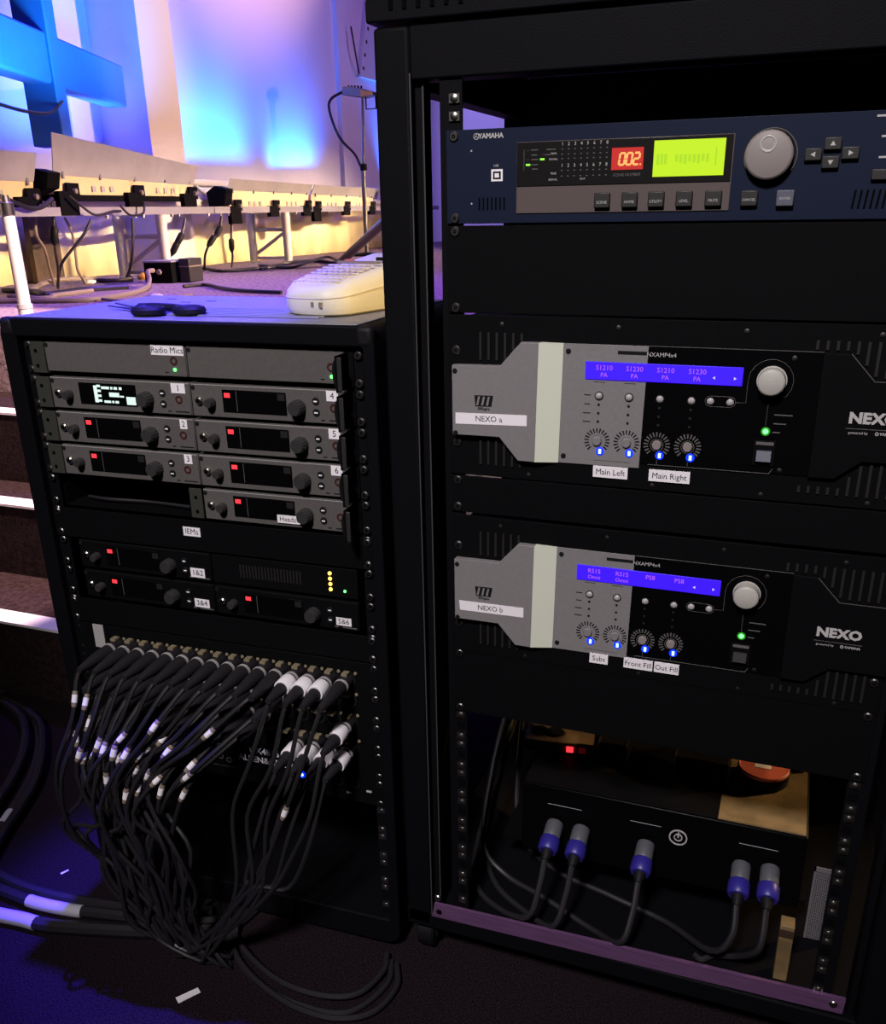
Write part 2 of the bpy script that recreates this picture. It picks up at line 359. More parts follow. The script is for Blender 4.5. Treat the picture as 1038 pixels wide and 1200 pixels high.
for x,zz,w in ((84.5,-21.5,7),(84.5,-26,6),(85,-30,7),(84.5,-34.6,7),(85,-38.5,6),(101,-21.5,9),(98,-26,6)): il.box((x-w/2)/1000,(x+w/2)/1000,-.0052,-.005,h+(zz-.4)/1000,h+(zz+.4)/1000)
il.box(.0737,.0741,-.0052,-.005,h-.0395,h-.021); il.build('legend',M['dimprint'],win)
for x,tx in ((153.3,'SCENE'),(179.8,'HOME'),(205,'UTILITY'),(231,'LEVEL'),(257.6,'MUTE')):
    bt=slab(U,'push_button',x-7.6,x+7.6,-75,-61.2,-.0085,-.0042,'button',.001); lettering(tx,.0024,x/1000,h-.0700,-.00865,M['print'],bt)
bt=slab(U,'push_button',282,297,-75.5,-62,-.0075,-.003,'button',.001); lettering('CANCEL',.0022,.2895,h-.0700,-.00765,M['print'],bt)
bt=slab(U,'push_button',313.3,328.3,-76,-62.3,-.0085,-.003,'lbutton',.001,label='slate blue push button'); lettering('ENTER',.0022,.3208,h-.0695,-.00865,M['print'],bt)
kb=MB().rev((.3032,-.003,h-.0332),(0,-1,0),[(0,.0205),(.009,.0205),(.0108,.019),(.011,.0186)],40)
kb=kb.build('jog_dial',M['knobgrey'],U,label='large warm grey jog dial')
MB().rev((.3018,-.0140,h-.0243),(0,-1,0),[(-.0008,.0070),(.0004,.0070),(.0006,.0062),(.0000,.0050),(-.0002,.001)],24).build('finger_dimple',M['knobwhite'],kb)
MB().ring((.3018,-.0140,h-.0243),(0,-1,0),.0056,.0068,.0004,24).build('dimple_rim',M['darksteel'],kb)
MB().ring((.3035,-.003,h-.0335),(0,-1,0),.0212,.0228,.0012,40).build('dial_bezel',M['window'],U)
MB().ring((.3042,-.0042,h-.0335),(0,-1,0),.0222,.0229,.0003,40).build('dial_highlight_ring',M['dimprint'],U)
for x,zz,tri in ((355.5,-25.5,((0,2.2),(-2.3,-1.6),(2.3,-1.6))),(355.2,-40.5,((0,-2.2),(-2.3,1.6),(2.3,1.6))),(340.2,-33.8,((-2.4,0),(1.6,2.1),(1.6,-2.1))),(370.7,-33.5,((2.4,0),(-1.6,2.1),(-1.6,-2.1)))):
    bt=slab(U,'arrow_button',x-7.2,x+7.2,zz-5.2,zz+5.2,-.0072,-.003,'button',.001)
    MB().prism([((x+a)/1000,h+(zz+c)/1000) for a,c in tri],-.0074,-.0072).build('arrow_mark',M['print'],bt)
for zz in (-5,-21,-37.5,-50.5):
    if zz in (-5,): slab(U,'print_mark',388,402,zz-.8,zz+.8,-.0032,-.003,'print')
    else: slab(U,'print_mark',394,404,zz-.8,zz+.8,-.0032,-.003,'print')
slab(U,'push_button',390,410,-56,-47,-.007,-.003,'button',.001)
for i in range(8):
    vx=26+i*4.4; slab(U,'vent_slot',vx,vx+1.6,-75,-63.5,-.0034,-.003,'dark') if i<7 else None
for i in range(10):
    vx=377+i*5; MB().prism([((vx)/1000,h-.079),((vx+1.8)/1000,h-.079),((vx+3.3)/1000,h-.0635),((vx+1.5)/1000,h-.0635)],-.0034,-.003).build('vent_slot',M['dark'],U)
lettering('YAMAHA',.0044,.0388,h-.0072,-.0032,M['print'],U,bold=.0002)
e=MB().ring((.0236,-.003,h-.0072),(0,-1,0),.0025,.0030,.0003,20)
for a in (90,210,330):
    a=math.radians(a); e.prism([(.0236+math.cos(a)*.0026+math.sin(a)*.0003,h-.0072+math.sin(a)*.0026-math.cos(a)*.0003),(.0236+math.cos(a)*.0026-math.sin(a)*.0003,h-.0072+math.sin(a)*.0026+math.cos(a)*.0003),(.0236-math.sin(a)*.0003,h-.0072+math.cos(a)*.0003),(.0236+math.sin(a)*.0003,h-.0072-math.cos(a)*.0003)],-.0033,-.003)
e.build('emblem',M['print'],U)
us=MB().box(.0395,.0515,-.0034,-.003,h-.0485,h-.0375).build('usb_socket',M['paper'],U)
MB().box(.0415,.0495,-.0037,-.0034,h-.0465,h-.0395).build('socket_opening',M['dark'],us); MB().box(.0432,.0478,-.0039,-.0037,h-.0452,h-.0412).build('socket_tongue',M['paper'],us)
lettering('USB',.0022,.0445,h-.0343,-.0032,M['print'],U)
for zz in (-20,-69): MB().cyl((.0185,-.003,h+zz/1000),(0,-1,0),.0009,.0005,8).build('pin_hole',M['print'],U)

# ---- blank panels
unit('blank_panel','plain black double-height blank panel below the navy processor','blank panel',89.2,177.0,0,screws=(6.1,82.3),t=.0025)
unit('blank_panel','narrow black blank panel between the two amplifiers','blank panel',356.0,400.4,0,screws=(5.9,37.7),t=.0025)
unit('blank_panel','plain black blank panel under the lower amplifier and above the open bay','blank panel',578.4,666.4,0,screws=(5.8,82),t=.0025)

# ---- amplifiers
def amplifier(u0,label,name_text,lcd_cols,stickers,tilt):
    o=unit('power_amplifier',label,'amplifier',u0,u0+177,.36,'black',screws=(38.0,139.6),group=None)
    h=.177; D=-178.0            # measured millimetres are relative to the first amplifier's top
    X=lambda x:x/1000
    Z=lambda z:h+(z-D)/1000
    P=lambda pts:[(X(x),Z(z)) for x,z in pts]
    yw=-.0125; yc=-.0035
    # silver left wing, facet, centre
    w=MB().prism(P([(-2,-230.5),(52.5,-229.7),(75.5,-204.2),(95,-204.2),(93,-331.6),(74,-331.6),(52.4,-306.6),(-2,-307)]),yw,-.003).build('silver_wing',M['silver'],o,.0006)
    for z in (-236.8,-305): screw(o,X(1.5),Z(z),yw,blk)
    f=MB(); a=P([(95,-204.2),(119.5,-204.6),(117.7,-331.8),(93,-331.6)])
    f.add([(a[0][0],yw,a[0][1]),(a[1][0],yc-.001,a[1][1]),(a[2][0],yc-.001,a[2][1]),(a[3][0],yw,a[3][1]),(a[0][0],-.003,a[0][1]),(a[1][0],-.003,a[1][1]),(a[2][0],-.003,a[2][1]),(a[3][0],-.003,a[3][1])],[(0,1,2,3),(0,4,5,1),(1,5,6,2),(2,6,7,3),(3,7,4,0),(4,7,6,5)])
    f.build('pale_facet',M['stripe'],o,label='pale cream facet strip')
    MB().prism(P([(119.5,-204.6),(207.2,-204.7),(205.2,-331.2),(117.7,-331.8)]),yc-.001,-.003).build('silver_centre',M['silver'],o,.0003)
    MB().prism(P([(207.2,-204.7),(372,-204.9),(372,-326),(205.2,-326)]),yc-.001,-.003).build('control_face',M['gloss'],o,.0003)
    # black right wing mirrors the silver one
    MB().prism(P([(372,-204.9),(396,-205.1),(419,-229.9),(474,-229.9),(474,-307),(419,-307),(396,-326),(372,-326)]),yw+.004,-.003).build('black_wing',M['black'],o,.0008)
    for x,z in ((124.9,-212.6),(123.2,-324)): screw(o,X(x),Z(z),yc-.001,blk)
    for x,z in ((346.3,-211.2),(345,-322)): screw(o,X(x),Z(z),yc-.001,smc)
    for x in (51.7,175.3,300,420): screw(o,X(x),Z(-187.5),-.003,smc)
    for x in (84,220,330,430): screw(o,X(x),Z(-349),-.003,smc)
    MB().prism(P([(207.2,-204.2),(372,-204.4),(372,-204.9),(207.2,-204.7)]),yc-.0014,yc-.001).build('print_line',M['dimprint'],o)
    MB().prism(P([(214,-326),(335,-326),(338,-321),(338.5,-321),(335.5,-326.5),(214,-326.5)]),yc-.0014,yc-.001).build('print_line',M['dimprint'],o)
    MB().prism(P([(156,-326),(195,-326),(195,-325.5),(156,-325.5)]),yc-.0014,yc-.001).build('print_line',M['dimprint'],o)
    ln=MB().prism(P([(396,-204.6),(419.3,-229.4),(474,-229.4),(474,-229.9),(419,-229.9),(395.6,-205)]),yw+.0036,yw+.004)
    ln.build('edge_line',M['dimprint'],o)
    # ventilation ribs
    for x in range(9):
        xx=27+x*9.2
        zt=-196; zb=-225 if xx<56 else -225+ (xx-56)*1.12
        if zb<-201 or xx<56: MB().box(X(xx),X(xx+2.6),-.0048,-.003,Z(zb),Z(zt)).build('vent_rib',M['vent'],o)
        zt=-312 if xx<56 else -312-(xx-56)*1.1; zb=-341
        if zt>zb+2: MB().box(X(xx),X(xx+2.6),-.0048,-.003,Z(zb),Z(zt)).build('vent_rib',M['vent'],o)
    for x in range(11):
        xx=364+x*9.0
        zb=-203.5 if xx<397 else max(-228,-203.5-(xx-397)*1.1)
        MB().box(X(xx),X(xx+2.6),-.0048,-.003,Z(zb+1),Z(-194)).build('vent_rib',M['vent'],o)
        zt=-335 if xx<400 else min(-309,-335+(xx-400)*1.35)
        MB().box(X(xx),X(xx+2.6),-.0048,-.003,Z(-343),Z(zt-1)).build('vent_rib',M['vent'],o)
    # emblem: three slanted strokes on a dark lozenge
    e=MB(); e.prism(P([(24,-262),(45.5,-261.5),(43.5,-273.5),(25.2,-274)]),yw-.0004,yw)
    em=e.build('emblem',M['ink'],o)
    for k in range(3):
        s_=MB(); x=27+k*5.6; s_.prism(P([(x+1.4,-263),(x+3.6,-263),(x+1.6,-272.6),(x-.8,-272.6)]),yw-.0007,yw-.0004); s_.build('emblem_stroke',M['silver'],em)
    lettering('EEEngine',.0026,X(34.8),Z(-276.3),yw-.0003,M['ink'],o,bold=.0001)
    # sticker with the amplifier's name
    a=tilt; sp=P([(1.9,-282.2),(83.6,-280.6),(83.7,-292.3),(1.8,-294.6)] if not a else [(3.7,-282.8),(83.8,-281.8),(83.9,-294.0),(5.0,-295.0)])
    stk=MB().prism(sp,yw-.0004,yw).build('label_sticker',M['paper'],o,label='white name sticker')
    lettering(name_text,.0062,X(40.5 if not a else 43),Z(-287.4 if not a else -288.6),yw-.0006,M['ink'],stk,rot=.02)
    # lcd
    lc=MB().box(X(143.6),X(300.8),yc-.0022,yc-.001,Z(-240.2),Z(-221.8)).build('blue_display',M['lcdblue'],o,.001,label='glowing blue display')
    for k,(t1,t2) in enumerate(lcd_cols):
        x=163.5+k*31.2
        lettering(t1,.0050,X(x),Z(-228.0),yc-.0024,M['lcdtext'],lc); lettering(t2,.0044,X(x),Z(-235.2),yc-.0024,M['lcdtext'],lc)
    ar=MB(); ar.prism(P([(272,-233),(274.5,-231.5),(274.5,-234.5)]),yc-.0024,yc-.0022); ar.prism(P([(292.5,-231.5),(295,-233),(292.5,-234.5)]),yc-.0024,yc-.0022); ar.build('arrow_mark',M['lcdwhite'],lc)
    MB().box(X(176.5),X(206),yc-.0014,yc-.001,Z(-213.6),Z(-210.2)).build('print_bar',M['ink'],o)
    lettering('NXAMP4x4',.0042,X(220.5),Z(-213),yc-.0013,M['print'],o)
    # channel columns
    bead=MB().rev((0,0,0),(0,-1,0),[(0,.0036),(.0012,.0036),(.0026,.0024),(.0030,.001)],14)
    bm_=bead.mesh('push_button',M['bead'])
    for k,x in enumerate((159.2,190.5,222.1,253.5)):
        silver=k<2; link('push_button',bm_,o,loc=(X(x),yc-.001,Z(-257)))
        MB().ring((X(x),yc-.001,Z(-257)),(0,-1,0),.0036,.0047,.0006,16).build('button_bezel',M['darksteel' if silver else 'window'],o)
        for z in (-266.2,-275.2,-284): MB().cyl((X(x),yc-.001,Z(z)),(0,-1,0),.0014,.0005,8).build('status_dot',M['ink' if silver else 'vent'],o)
        dl=MB().ring((X(x),yc-.001,Z(-305)),(0,-1,0),.0063,.0068,.0004,24).build('level_dial',M['silver' if silver else 'dimprint'],o)
        MB().rev((X(x),yc-.001,Z(-305)),(0,-1,0),[(0,.0052),(.0020,.0048),(.0030,.0042)],20).build('dial_cap',M['silver' if silver else 'knobgrey'],dl)
        for j in range(17):
            a=math.radians(225-j*16.5); ca,sa=math.cos(a),math.sin(a); cx,cz=X(x),Z(-305); r1,r2,w_=.0088,.0136,.00078
            MB().prism([(cx+ca*r1-sa*w_*.7,cz+sa*r1+ca*w_*.7),(cx+ca*r2-sa*w_,cz+sa*r2+ca*w_),(cx+ca*r2+sa*w_,cz+sa*r2-ca*w_),(cx+ca*r1+sa*w_*.7,cz+sa*r1-ca*w_*.7)],yc-.0013,yc-.001).build('dial_tick',M['ink' if silver else 'dimprint'],dl)
        ld=MB().cyl((X(x+3.6),yc-.001,Z(-315.8)),(0,-1,0),.0044,.0008,14).build('led_bezel',M['blueglow'],o)
        MB().box(X(x+2.4),X(x+5.0),yc-.0026,yc-.0016,Z(-318.2),Z(-313.4)).build('blue_led',M['blueled'],ld)
        if not silver: MB().box(X(x+1),X(x+1.4),yc-.0014,yc-.001,Z(-325.6),Z(-321)).build('print_line',M['dimprint'],o)
    ms=MB()
    for z,w_ in ((-256.5,7),(-266,6),(-275.5,8),(-284.6,8)): ms.box(X(147-w_/2),X(147+w_/2),yc-.0013,yc-.001,Z(z-.5),Z(z+.5))
    for x in (159,190.5): ms.box(X(x-6),X(x+6),yc-.0013,yc-.001,Z(-243),Z(-242.5))
    ms.build('legend',M['darksteel'],o)
    # navigation buttons, outline and knob
    for x in (272,291.1):
        link('push_button',bm_,o,loc=(X(x),yc-.001,Z(-256.5)))
    pl=[]
    for a in range(90,271,20): pl.append((272+5.2*math.cos(math.radians(a)),-256.5+5.2*math.sin(math.radians(a))))
    for a in range(-90,91,20): pl.append((291+5.2*math.cos(math.radians(a)),-256.5+5.2*math.sin(math.radians(a))))
    MB().tube([(X(x),yc-.0011,Z(z)) for x,z in pl],.00022,4,True).build('print_outline',M['dimprint'],o)
    pl=[(296.2,-256.5),(306,-256.5),(306,-240)]+[(327+21*math.cos(math.radians(a)),-234+21*math.sin(math.radians(a))) for a in range(180,-100,-20)]+[(327,-258),(327,-278)]
    MB().tube([(X(x),yc-.0011,Z(z)) for x,z in pl],.00022,4).build('print_outline',M['dimprint'],o)
    MB().rev((X(328),yc-.001,Z(-233.4)),(0,-1,0),[(0,.0142),(.0005,.0142),(.0006,.0132),(.013,.0128),(.0145,.0115),(.0148,.0110)],32).build('encoder_knob',M['knobwhite'],o,label='pale brushed encoder knob')
    MB().ring((X(327.6),yc-.001,Z(-283.5)),(0,-1,0),.0026,.0044,.0005,16).build('led_bezel',M['greenhalo'],o); gl=MB().cyl((X(327.6),yc-.001,Z(-283.5)),(0,-1,0),.0026,.0014,12,.0006).build('green_led',M['greenled'],o)
    for k,(z,w_) in enumerate(((-266.5,17),(-275.3,12),(-284,7))): MB().box(X(334),X(334+w_),yc-.0013,yc-.001,Z(z-.5),Z(z+.5)).build('legend',M['dimprint'],o)
    sw=MB().box(X(317.5),X(339),yc-.0022,yc-.001,Z(-318.5),Z(-292.5)).build('power_switch',M['black'],o,.0006)
    MB().box(X(320),X(336.8),yc-.0028,yc-.0022,Z(-297),Z(-294)).build('switch_legend',M['dimprint'],sw)
    MB().prismx([(yc-.002,Z(-315.5)),(yc-.007,Z(-313)),(yc-.004,Z(-303)),(yc-.002,Z(-302.5))],X(321.5),X(335.5)).build('rocker',M['lbutton' if not tilt else 'button'],sw)
    lettering('NEXO',.0100,X(423.5),Z(-264.8),yw+.0036,M['print'],o,bold=.0007,sx=1.10,name='logo_lettering')
    MB().box(X(400),X(447),yw+.0037,yw+.004,Z(-275.0),Z(-274.5)).build('print_line',M['dimprint'],o)
    lettering('powered by',.0025,X(411.5),Z(-278.6),yw+.0036,M['print'],o); lettering('YAMAHA',.0026,X(438),Z(-278.6),yw+.0036,M['print'],o,bold=.0001)
    MB().ring((X(428),yw+.004,Z(-278.6)),(0,-1,0),.0010,.0017,.0004,14).build('emblem',M['print'],o)
    for x0,x1,z,tx in stickers:
        s2=MB().box(X(x0),X(x1),-.0052,-.003,Z(z-12.4),Z(z)).build('label_sticker',M['paper'],o,label='white channel sticker')
        lettering(tx,.0062,X((x0+x1)/2),Z(z-6.3),-.0054,M['ink'],s2,sx=.95)
    return o
amplifier(178.0,'upper power amplifier, silver and black, stickers reading Main Left and Main Right','NEXO a',(('S1210','PA'),('S1230','PA'),('S1210','PA'),('S1230','PA')),((156.5,193.8,-332,'Main Left'),(216.2,258.6,-331.4,'Main Right')),0)
amplifier(403.4,'lower power amplifier, silver and black, stickers reading Subs, Front Fill and Out Fill','NEXO b',(('RS15','Omni'),('RS15','Omni'),('PS8',''),('PS8','')),((162.8,184.3,-330.5,'Subs'),(202.6,235.6,-330.3,'Front Fill'),(237.4,265,-330.2,'Out Fill')),1)

# ---- power distribution box and what stands in the open bay
pd=thing('distribution_box','black power distribution box with blue-collared plugs in the open bottom bay','power distributor',(.24,.1,H-.94))
MB().box(-.185,.195,0,.30,0,.113).build('case',M['gloss'],pd,.002)
MB().box(-.182,.082,.002,.29,.1131,.1152).build('case_lid',M['black'],pd,.0005); MB().box(.0825,.192,.004,.29,.1131,.1152).build('lid_board',M['tan'],pd,label='tan board at the right end of the lid')  # one lid in two colours: shade as black, lit end as tan
MB().box(-.22,.205,.02,.30,-.006,-.001).build('shelf_tray',M['black'],pd)
lettering('',.003,0,0,0,M['print'],pd) if False else None
for x,t_x in ((-.123,.037),(-.01,.03),(.137,.037)): 
    MB().box(x-t_x/2-.006,x+t_x/2+.006,-.0004,0,.0845,.0850).build('print_line',M['print'],pd)
e=MB().ring((.0345,0,.0735),(0,-1,0),.0105,.0122,.0012,28); e.ring((.0345,0,.0735),(0,-1,0),.0045,.0058,.0012,20); e.box(.0336,.0354,-.0014,0,.0735,.0815)
e.build('power_button',M['print'],pd,label='round power button with white symbol')
CONN=[(.105,.055,'first'),(.143,.055,'second'),(.233,.053,'third'),(.359,.053,'fourth'),(.395,.057,'fifth')]
PATHS=[[(.104,.02,.155),(.095,.0,.118),(.05,.02,.098),(.0,.06,.095),(-.02,.12,.12),(-.01,.22,.22),(.0,.3,.3)],
       [(.141,.02,.150),(.13,.0,.112),(.085,.03,.095),(.02,.08,.093),(-.015,.16,.11),(-.01,.26,.25)],
       [(.232,.015,.15),(.222,-.005,.118),(.18,.03,.094),(.10,.07,.093),(.03,.1,.093),(-.01,.12,.13),(-.02,.2,.22),(-.01,.30,.35)],
       [(.358,.02,.15),(.335,.02,.118),(.27,.08,.094),(.18,.11,.092),(.09,.14,.092),(.02,.2,.12),(.0,.3,.3)],
       [(.394,.02,.15),(.385,.02,.13),(.365,.035,.105),(.34,.04,.094),(.325,.03,.091),(.315,.035,.091)]]
for (x,zz,w),pth in zip(CONN,PATHS):
    o=thing('power_cable','black cable with blue-collared grey plug, %s from the left on the distribution box'%w,'cable',(x,.1,H-.94+zz),0,'plugs on the distribution box')
    ax=Vector((0,-1,-.38)).normalized()
    b0=Vector((0,-.002,0))
    MB().rev(b0,ax,[(0,.0115),(.004,.0125),(.024,.0122),(.026,.011)],18).build('plug_shell',M['greysleeve'],o)
    MB().rev(b0+ax*.026,ax,[(0,.0132),(.002,.0142),(.018,.0142),(.021,.012)],18).build('blue_collar',M['bluering'],o,label='blue collar ring')
    MB().rev(b0+ax*.047,ax,[(0,.0085),(.006,.0075),(.014,.005)],14).build('strain_relief',M['rubber'],o)
    base=Vector((x,.1,H-.94+zz)); s0=b0+ax*.058
    pts=[s0]+[Vector(p)-base for p in pth]
    MB().tube(spline(pts,5),.0042,8).build('cable',M['cable2'],o)
# things lying on the box
tb=H-.94+.1152
tub=thing('tape_reel','black tub with round salmon red lid standing on the distribution box','tub',(.372,.215,tb))
MB().rev((0,0,0),(0,0,1),[(0,.033),(.003,.035),(.016,.035),(.018,.034)],32).build('tub',M['gloss'],tub)
lid=MB().rev((0,0,.018),(0,0,1),[(0,.0345),(.0035,.0345),(.0045,.033),(.0030,.0315),(.0030,.001)],36).build('lid',M['salmon'],tub,label='salmon red lid')
MB().box(-.012,.010,-.006,.004,.0208,.0216).build('lid_mark',M['paper'],lid)  # pale rectangle is the highlight on the lid, set on as a shape
MB().prism([(-.036,.018),(-.026,.018),(-.026,.030),(-.030,.030)],.012,.016).build('lid_tab',M['salmon'],lid)
o=thing('mains_adapter','black mains adapter on the black lid beside the red-lit power strip','power adapter',(.165,.21,tb)); 
MB().box(-.022,.022,-.03,.03,0,.034).build('housing',M['black'],o,.005,3); MB().tube(spline([(.0,.03,.015),(.02,.06,.02),(.05,.08,.006),(.09,.07,.004)],6),.0025,6).build('lead',M['cable'],o)
o=thing('power_strip','tan power strip with small red lights at the left of the open bay','power strip',(.085,.212,tb),.15)
MB().box(-.055,.050,-.028,.028,0,.018).build('housing',M['tan'],o,.003)
for k,x in enumerate((.012,.03)): MB().box(x-.004,x+.006,-.0295,-.028,.004,.013).build('red_light',M['redled' if k==0 else 'reddim'],o)
for x in (-.035,-.012): MB().cyl((x,0,.018),(0,0,1),.013,.002,18).build('socket_face',M['black'],o)
o=thing('transformer_block','black square transformer block left of the red-lidded tub','transformer',(.292,.205,tb))
MB().box(-.038,.036,-.035,.05,0,.040).build('housing',M['black'],o,.003); MB().box(-.030,.028,-.0005,.03,.0402,.0412).build('label_plate',M['tan'],o)
o=thing('plywood_offcut','small pale wood block behind the red-lidded tub','wood block',(.415,.262,tb)); MB().box(-.02,.012,-.012,.012,0,.030).build('block',M['tan'],o,.001); MB().box(-.0202,.0122,-.0124,-.012,.018,.024).build('band',M['brown'],o)
o=thing('timber_batten','short upright tan timber batten at the right of the open bay','timber',(.4225,.045,H-1.0055)); MB().box(-.0085,.0085,-.010,.010,0,.088).build('timber',M['tan'],o,.001); MB().box(-.0086,.0086,-.0105,-.010,.070,.082).build('end_band',M['brown'],o)
o=thing('mesh_screen','grey perforated mesh screen at the right of the open bay','mesh screen',(.452,.125,H-1.0055))
g=MB()
for i in range(14): g.box(-.0002+i*.0024,.0010+i*.0024,0,.0012,0,.115)
for i in range(34): g.box(0,.033,.0003,.0009,i*.0034,i*.0034+.0012)
g.build('wire_mesh',M['mesh'],o,kind='stuff'); MB().box(-.002,.035,-.001,.002,.113,.119).box(-.002,0,-.001,.002,0,.119).box(.033,.035,-.001,.002,0,.119).build('frame',M['mesh'],o)

# ================================================================ LEFT RACK
OX,OY,OZ,RZ=-.5845,-.0179,H-.2202,.0364
def LP(x,y,z):
    c,s=math.cos(RZ),math.sin(RZ); return (OX+x*c-y*s,OY+x*s+y*c,OZ+z)
LR=thing('rack_case','low black moulded rack case holding the radio microphone receivers','rack',LP(0,0,-.8698),RZ)
LB=.8698
def rrect(x0,x1,z0,z1,r,n=5):
    p=[]
    for cx,cz,a0 in ((x1-r,z1-r,0),(x0+r,z1-r,90),(x0+r,z0+r,180),(x1-r,z0+r,270)):
        for i in range(n+1):
            a=math.radians(a0+90*i/n); p.append((cx+r*math.cos(a),cz+r*math.sin(a)))
    return p
out=rrect(-.034,.489,.012,LB+.027,.022); inn=rrect(-.010,.475,.055,LB+.004,.004)
sh=MB(); n=len(out)
for poly,y in ((out,-.010),(inn,-.010),(out,.30),(inn,.30)): sh.v+=[(x,y,z) for x,z in poly]
for i in range(n):
    j=(i+1)%n
    sh.f+=[(i,j,n+j,n+i),(2*n+i,3*n+i,3*n+j,2*n+j),(i,2*n+i,2*n+j,j),(n+i,n+j,3*n+j,3*n+i)]
sh.m=[0]*len(sh.f)
sh.build('shell',M['rackblack'],LR,.002)
# lid sheet on the shell, with the raised ribs
MB().box(-.012,.467,-.004,.296,LB+.0268,LB+.0285).build('lid_sheet',M['topblack'],LR,.001)
for i in range(7): MB().box(.17,.40,.035+i*.014,.039+i*.014,LB+.0285,LB+.0305).build('lid_rib',M['topblack'],LR,.0006)
for k,x in enumerate((.06,.10,.13,.05)): MB().box(x,x+.016,.18+.02*k,.183+.02*k,LB+.0285,LB+.0289).build('lid_scuff',M['black'],LR)
for x in (-.034,.465):
    MB().box(x+.001,x+.023,-.0115,.006,LB+.003,LB+.0275).build('corner_guard',M['rubber'],LR,.006,3)
for x in (.0,.455):
    for y in (.03,.26): MB().rev((x,y,0),(0,0,1),[(0,.018),(.012,.020),(.014,.018)],16).build('foot',M['rubber'],LR)
def lrail(x0,x1,fx):
    return MB().box(x0,x1,.0012,.0035,.06,LB+.003).box(fx,fx+.002,.0035,.035,.06,LB+.003).build('mounting_rail',M['rackblack'],LR)
la=lrail(-.0095,.0078,-.0095); lb=lrail(.4573,.4746,.4726)
for k in range(18):
    for dz in (6.35,38.1):
        z=(44.6*k+dz)/1000
        if z>.80: continue
        for rp_,x in ((la,0),(lb,.4651)):
            if z>.37 and z<.62 and False: continue
            if (x>0 or (z>.18 and z<.40)) and z<.62: link('cage_nut',SCM,rp_,loc=(x,-.0012,LB-z))
            else: link('cage_nut',nutm,rp_,loc=(x,.001,LB-z))
MB().box(-.01,.475,.285,.295,.05,LB).build('rear_door',M['rackblack'],LR)

PU=44.75
def lthing(name,label,cat,row_z,group=None,x=0):
    return thing(name,label,cat,LP(x,0,row_z),RZ,group)
def label(o,x0,x1,z0,z1,tx,y=-.0004,rot=0,th=None):
    s=MB().box(x0,x1,y-.0005,y,z0,z1).build('label_sticker',M['paper'],o,label='white printed sticker')
    lettering(tx,th or min(.0075,(z1-z0)*.62),(x0+x1)/2,(z0+z1)/2,y-.0007,M['ink'],s); return s
jm=MB().rev((0,0,0),(0,-1,0),[(0,.0052),(.003,.0050),(.0045,.0035)],14); JACK=jm.mesh('headphone_jack',M['nickel'])
HOLE=MB().cyl((0,-.0047,0),(0,-1,0),.0022,.0003,10).mesh('jack_hole',M['dark'])
def knurl(r,d,n=22):
    k=MB(); prof=[(0,r),(d*.85,r*.94),(d,r*.82)]; 
    vs=[];
    for dd,rr in prof:
        for i in range(n*2):
            t=math.pi*i/n; q=rr*(1 if i%2 else .93); vs.append((q*math.cos(t),-dd,q*math.sin(t)))
    m=n*2; fs=[tuple(range(m-1,-1,-1)),tuple(range(2*m,3*m))]+[(j*m+i,j*m+(i+1)%m,(j+1)*m+(i+1)%m,(j+1)*m+i) for j in range(2) for i in range(m)]
    return k.add(vs,fs)
VOL=knurl(.0062,.011,12).mesh('volume_knob',M['knobdark']); JOG=knurl(.0098,.014,16).mesh('jog_wheel',M['knobdark'])
BTN=MB().cyl((0,0,0),(0,-1,0),.0046,.0012,18,.0004).mesh('round_button',M['ink'])
BMARK=MB().box(-.0022,.0022,-.0016,-.0012,-.0008,.0008).mesh('button_mark',M['paper'])
RING=MB().ring((0,0,0),(0,-1,0),.0030,.0052,.0008,18).mesh('mute_ring',M['reddim'])
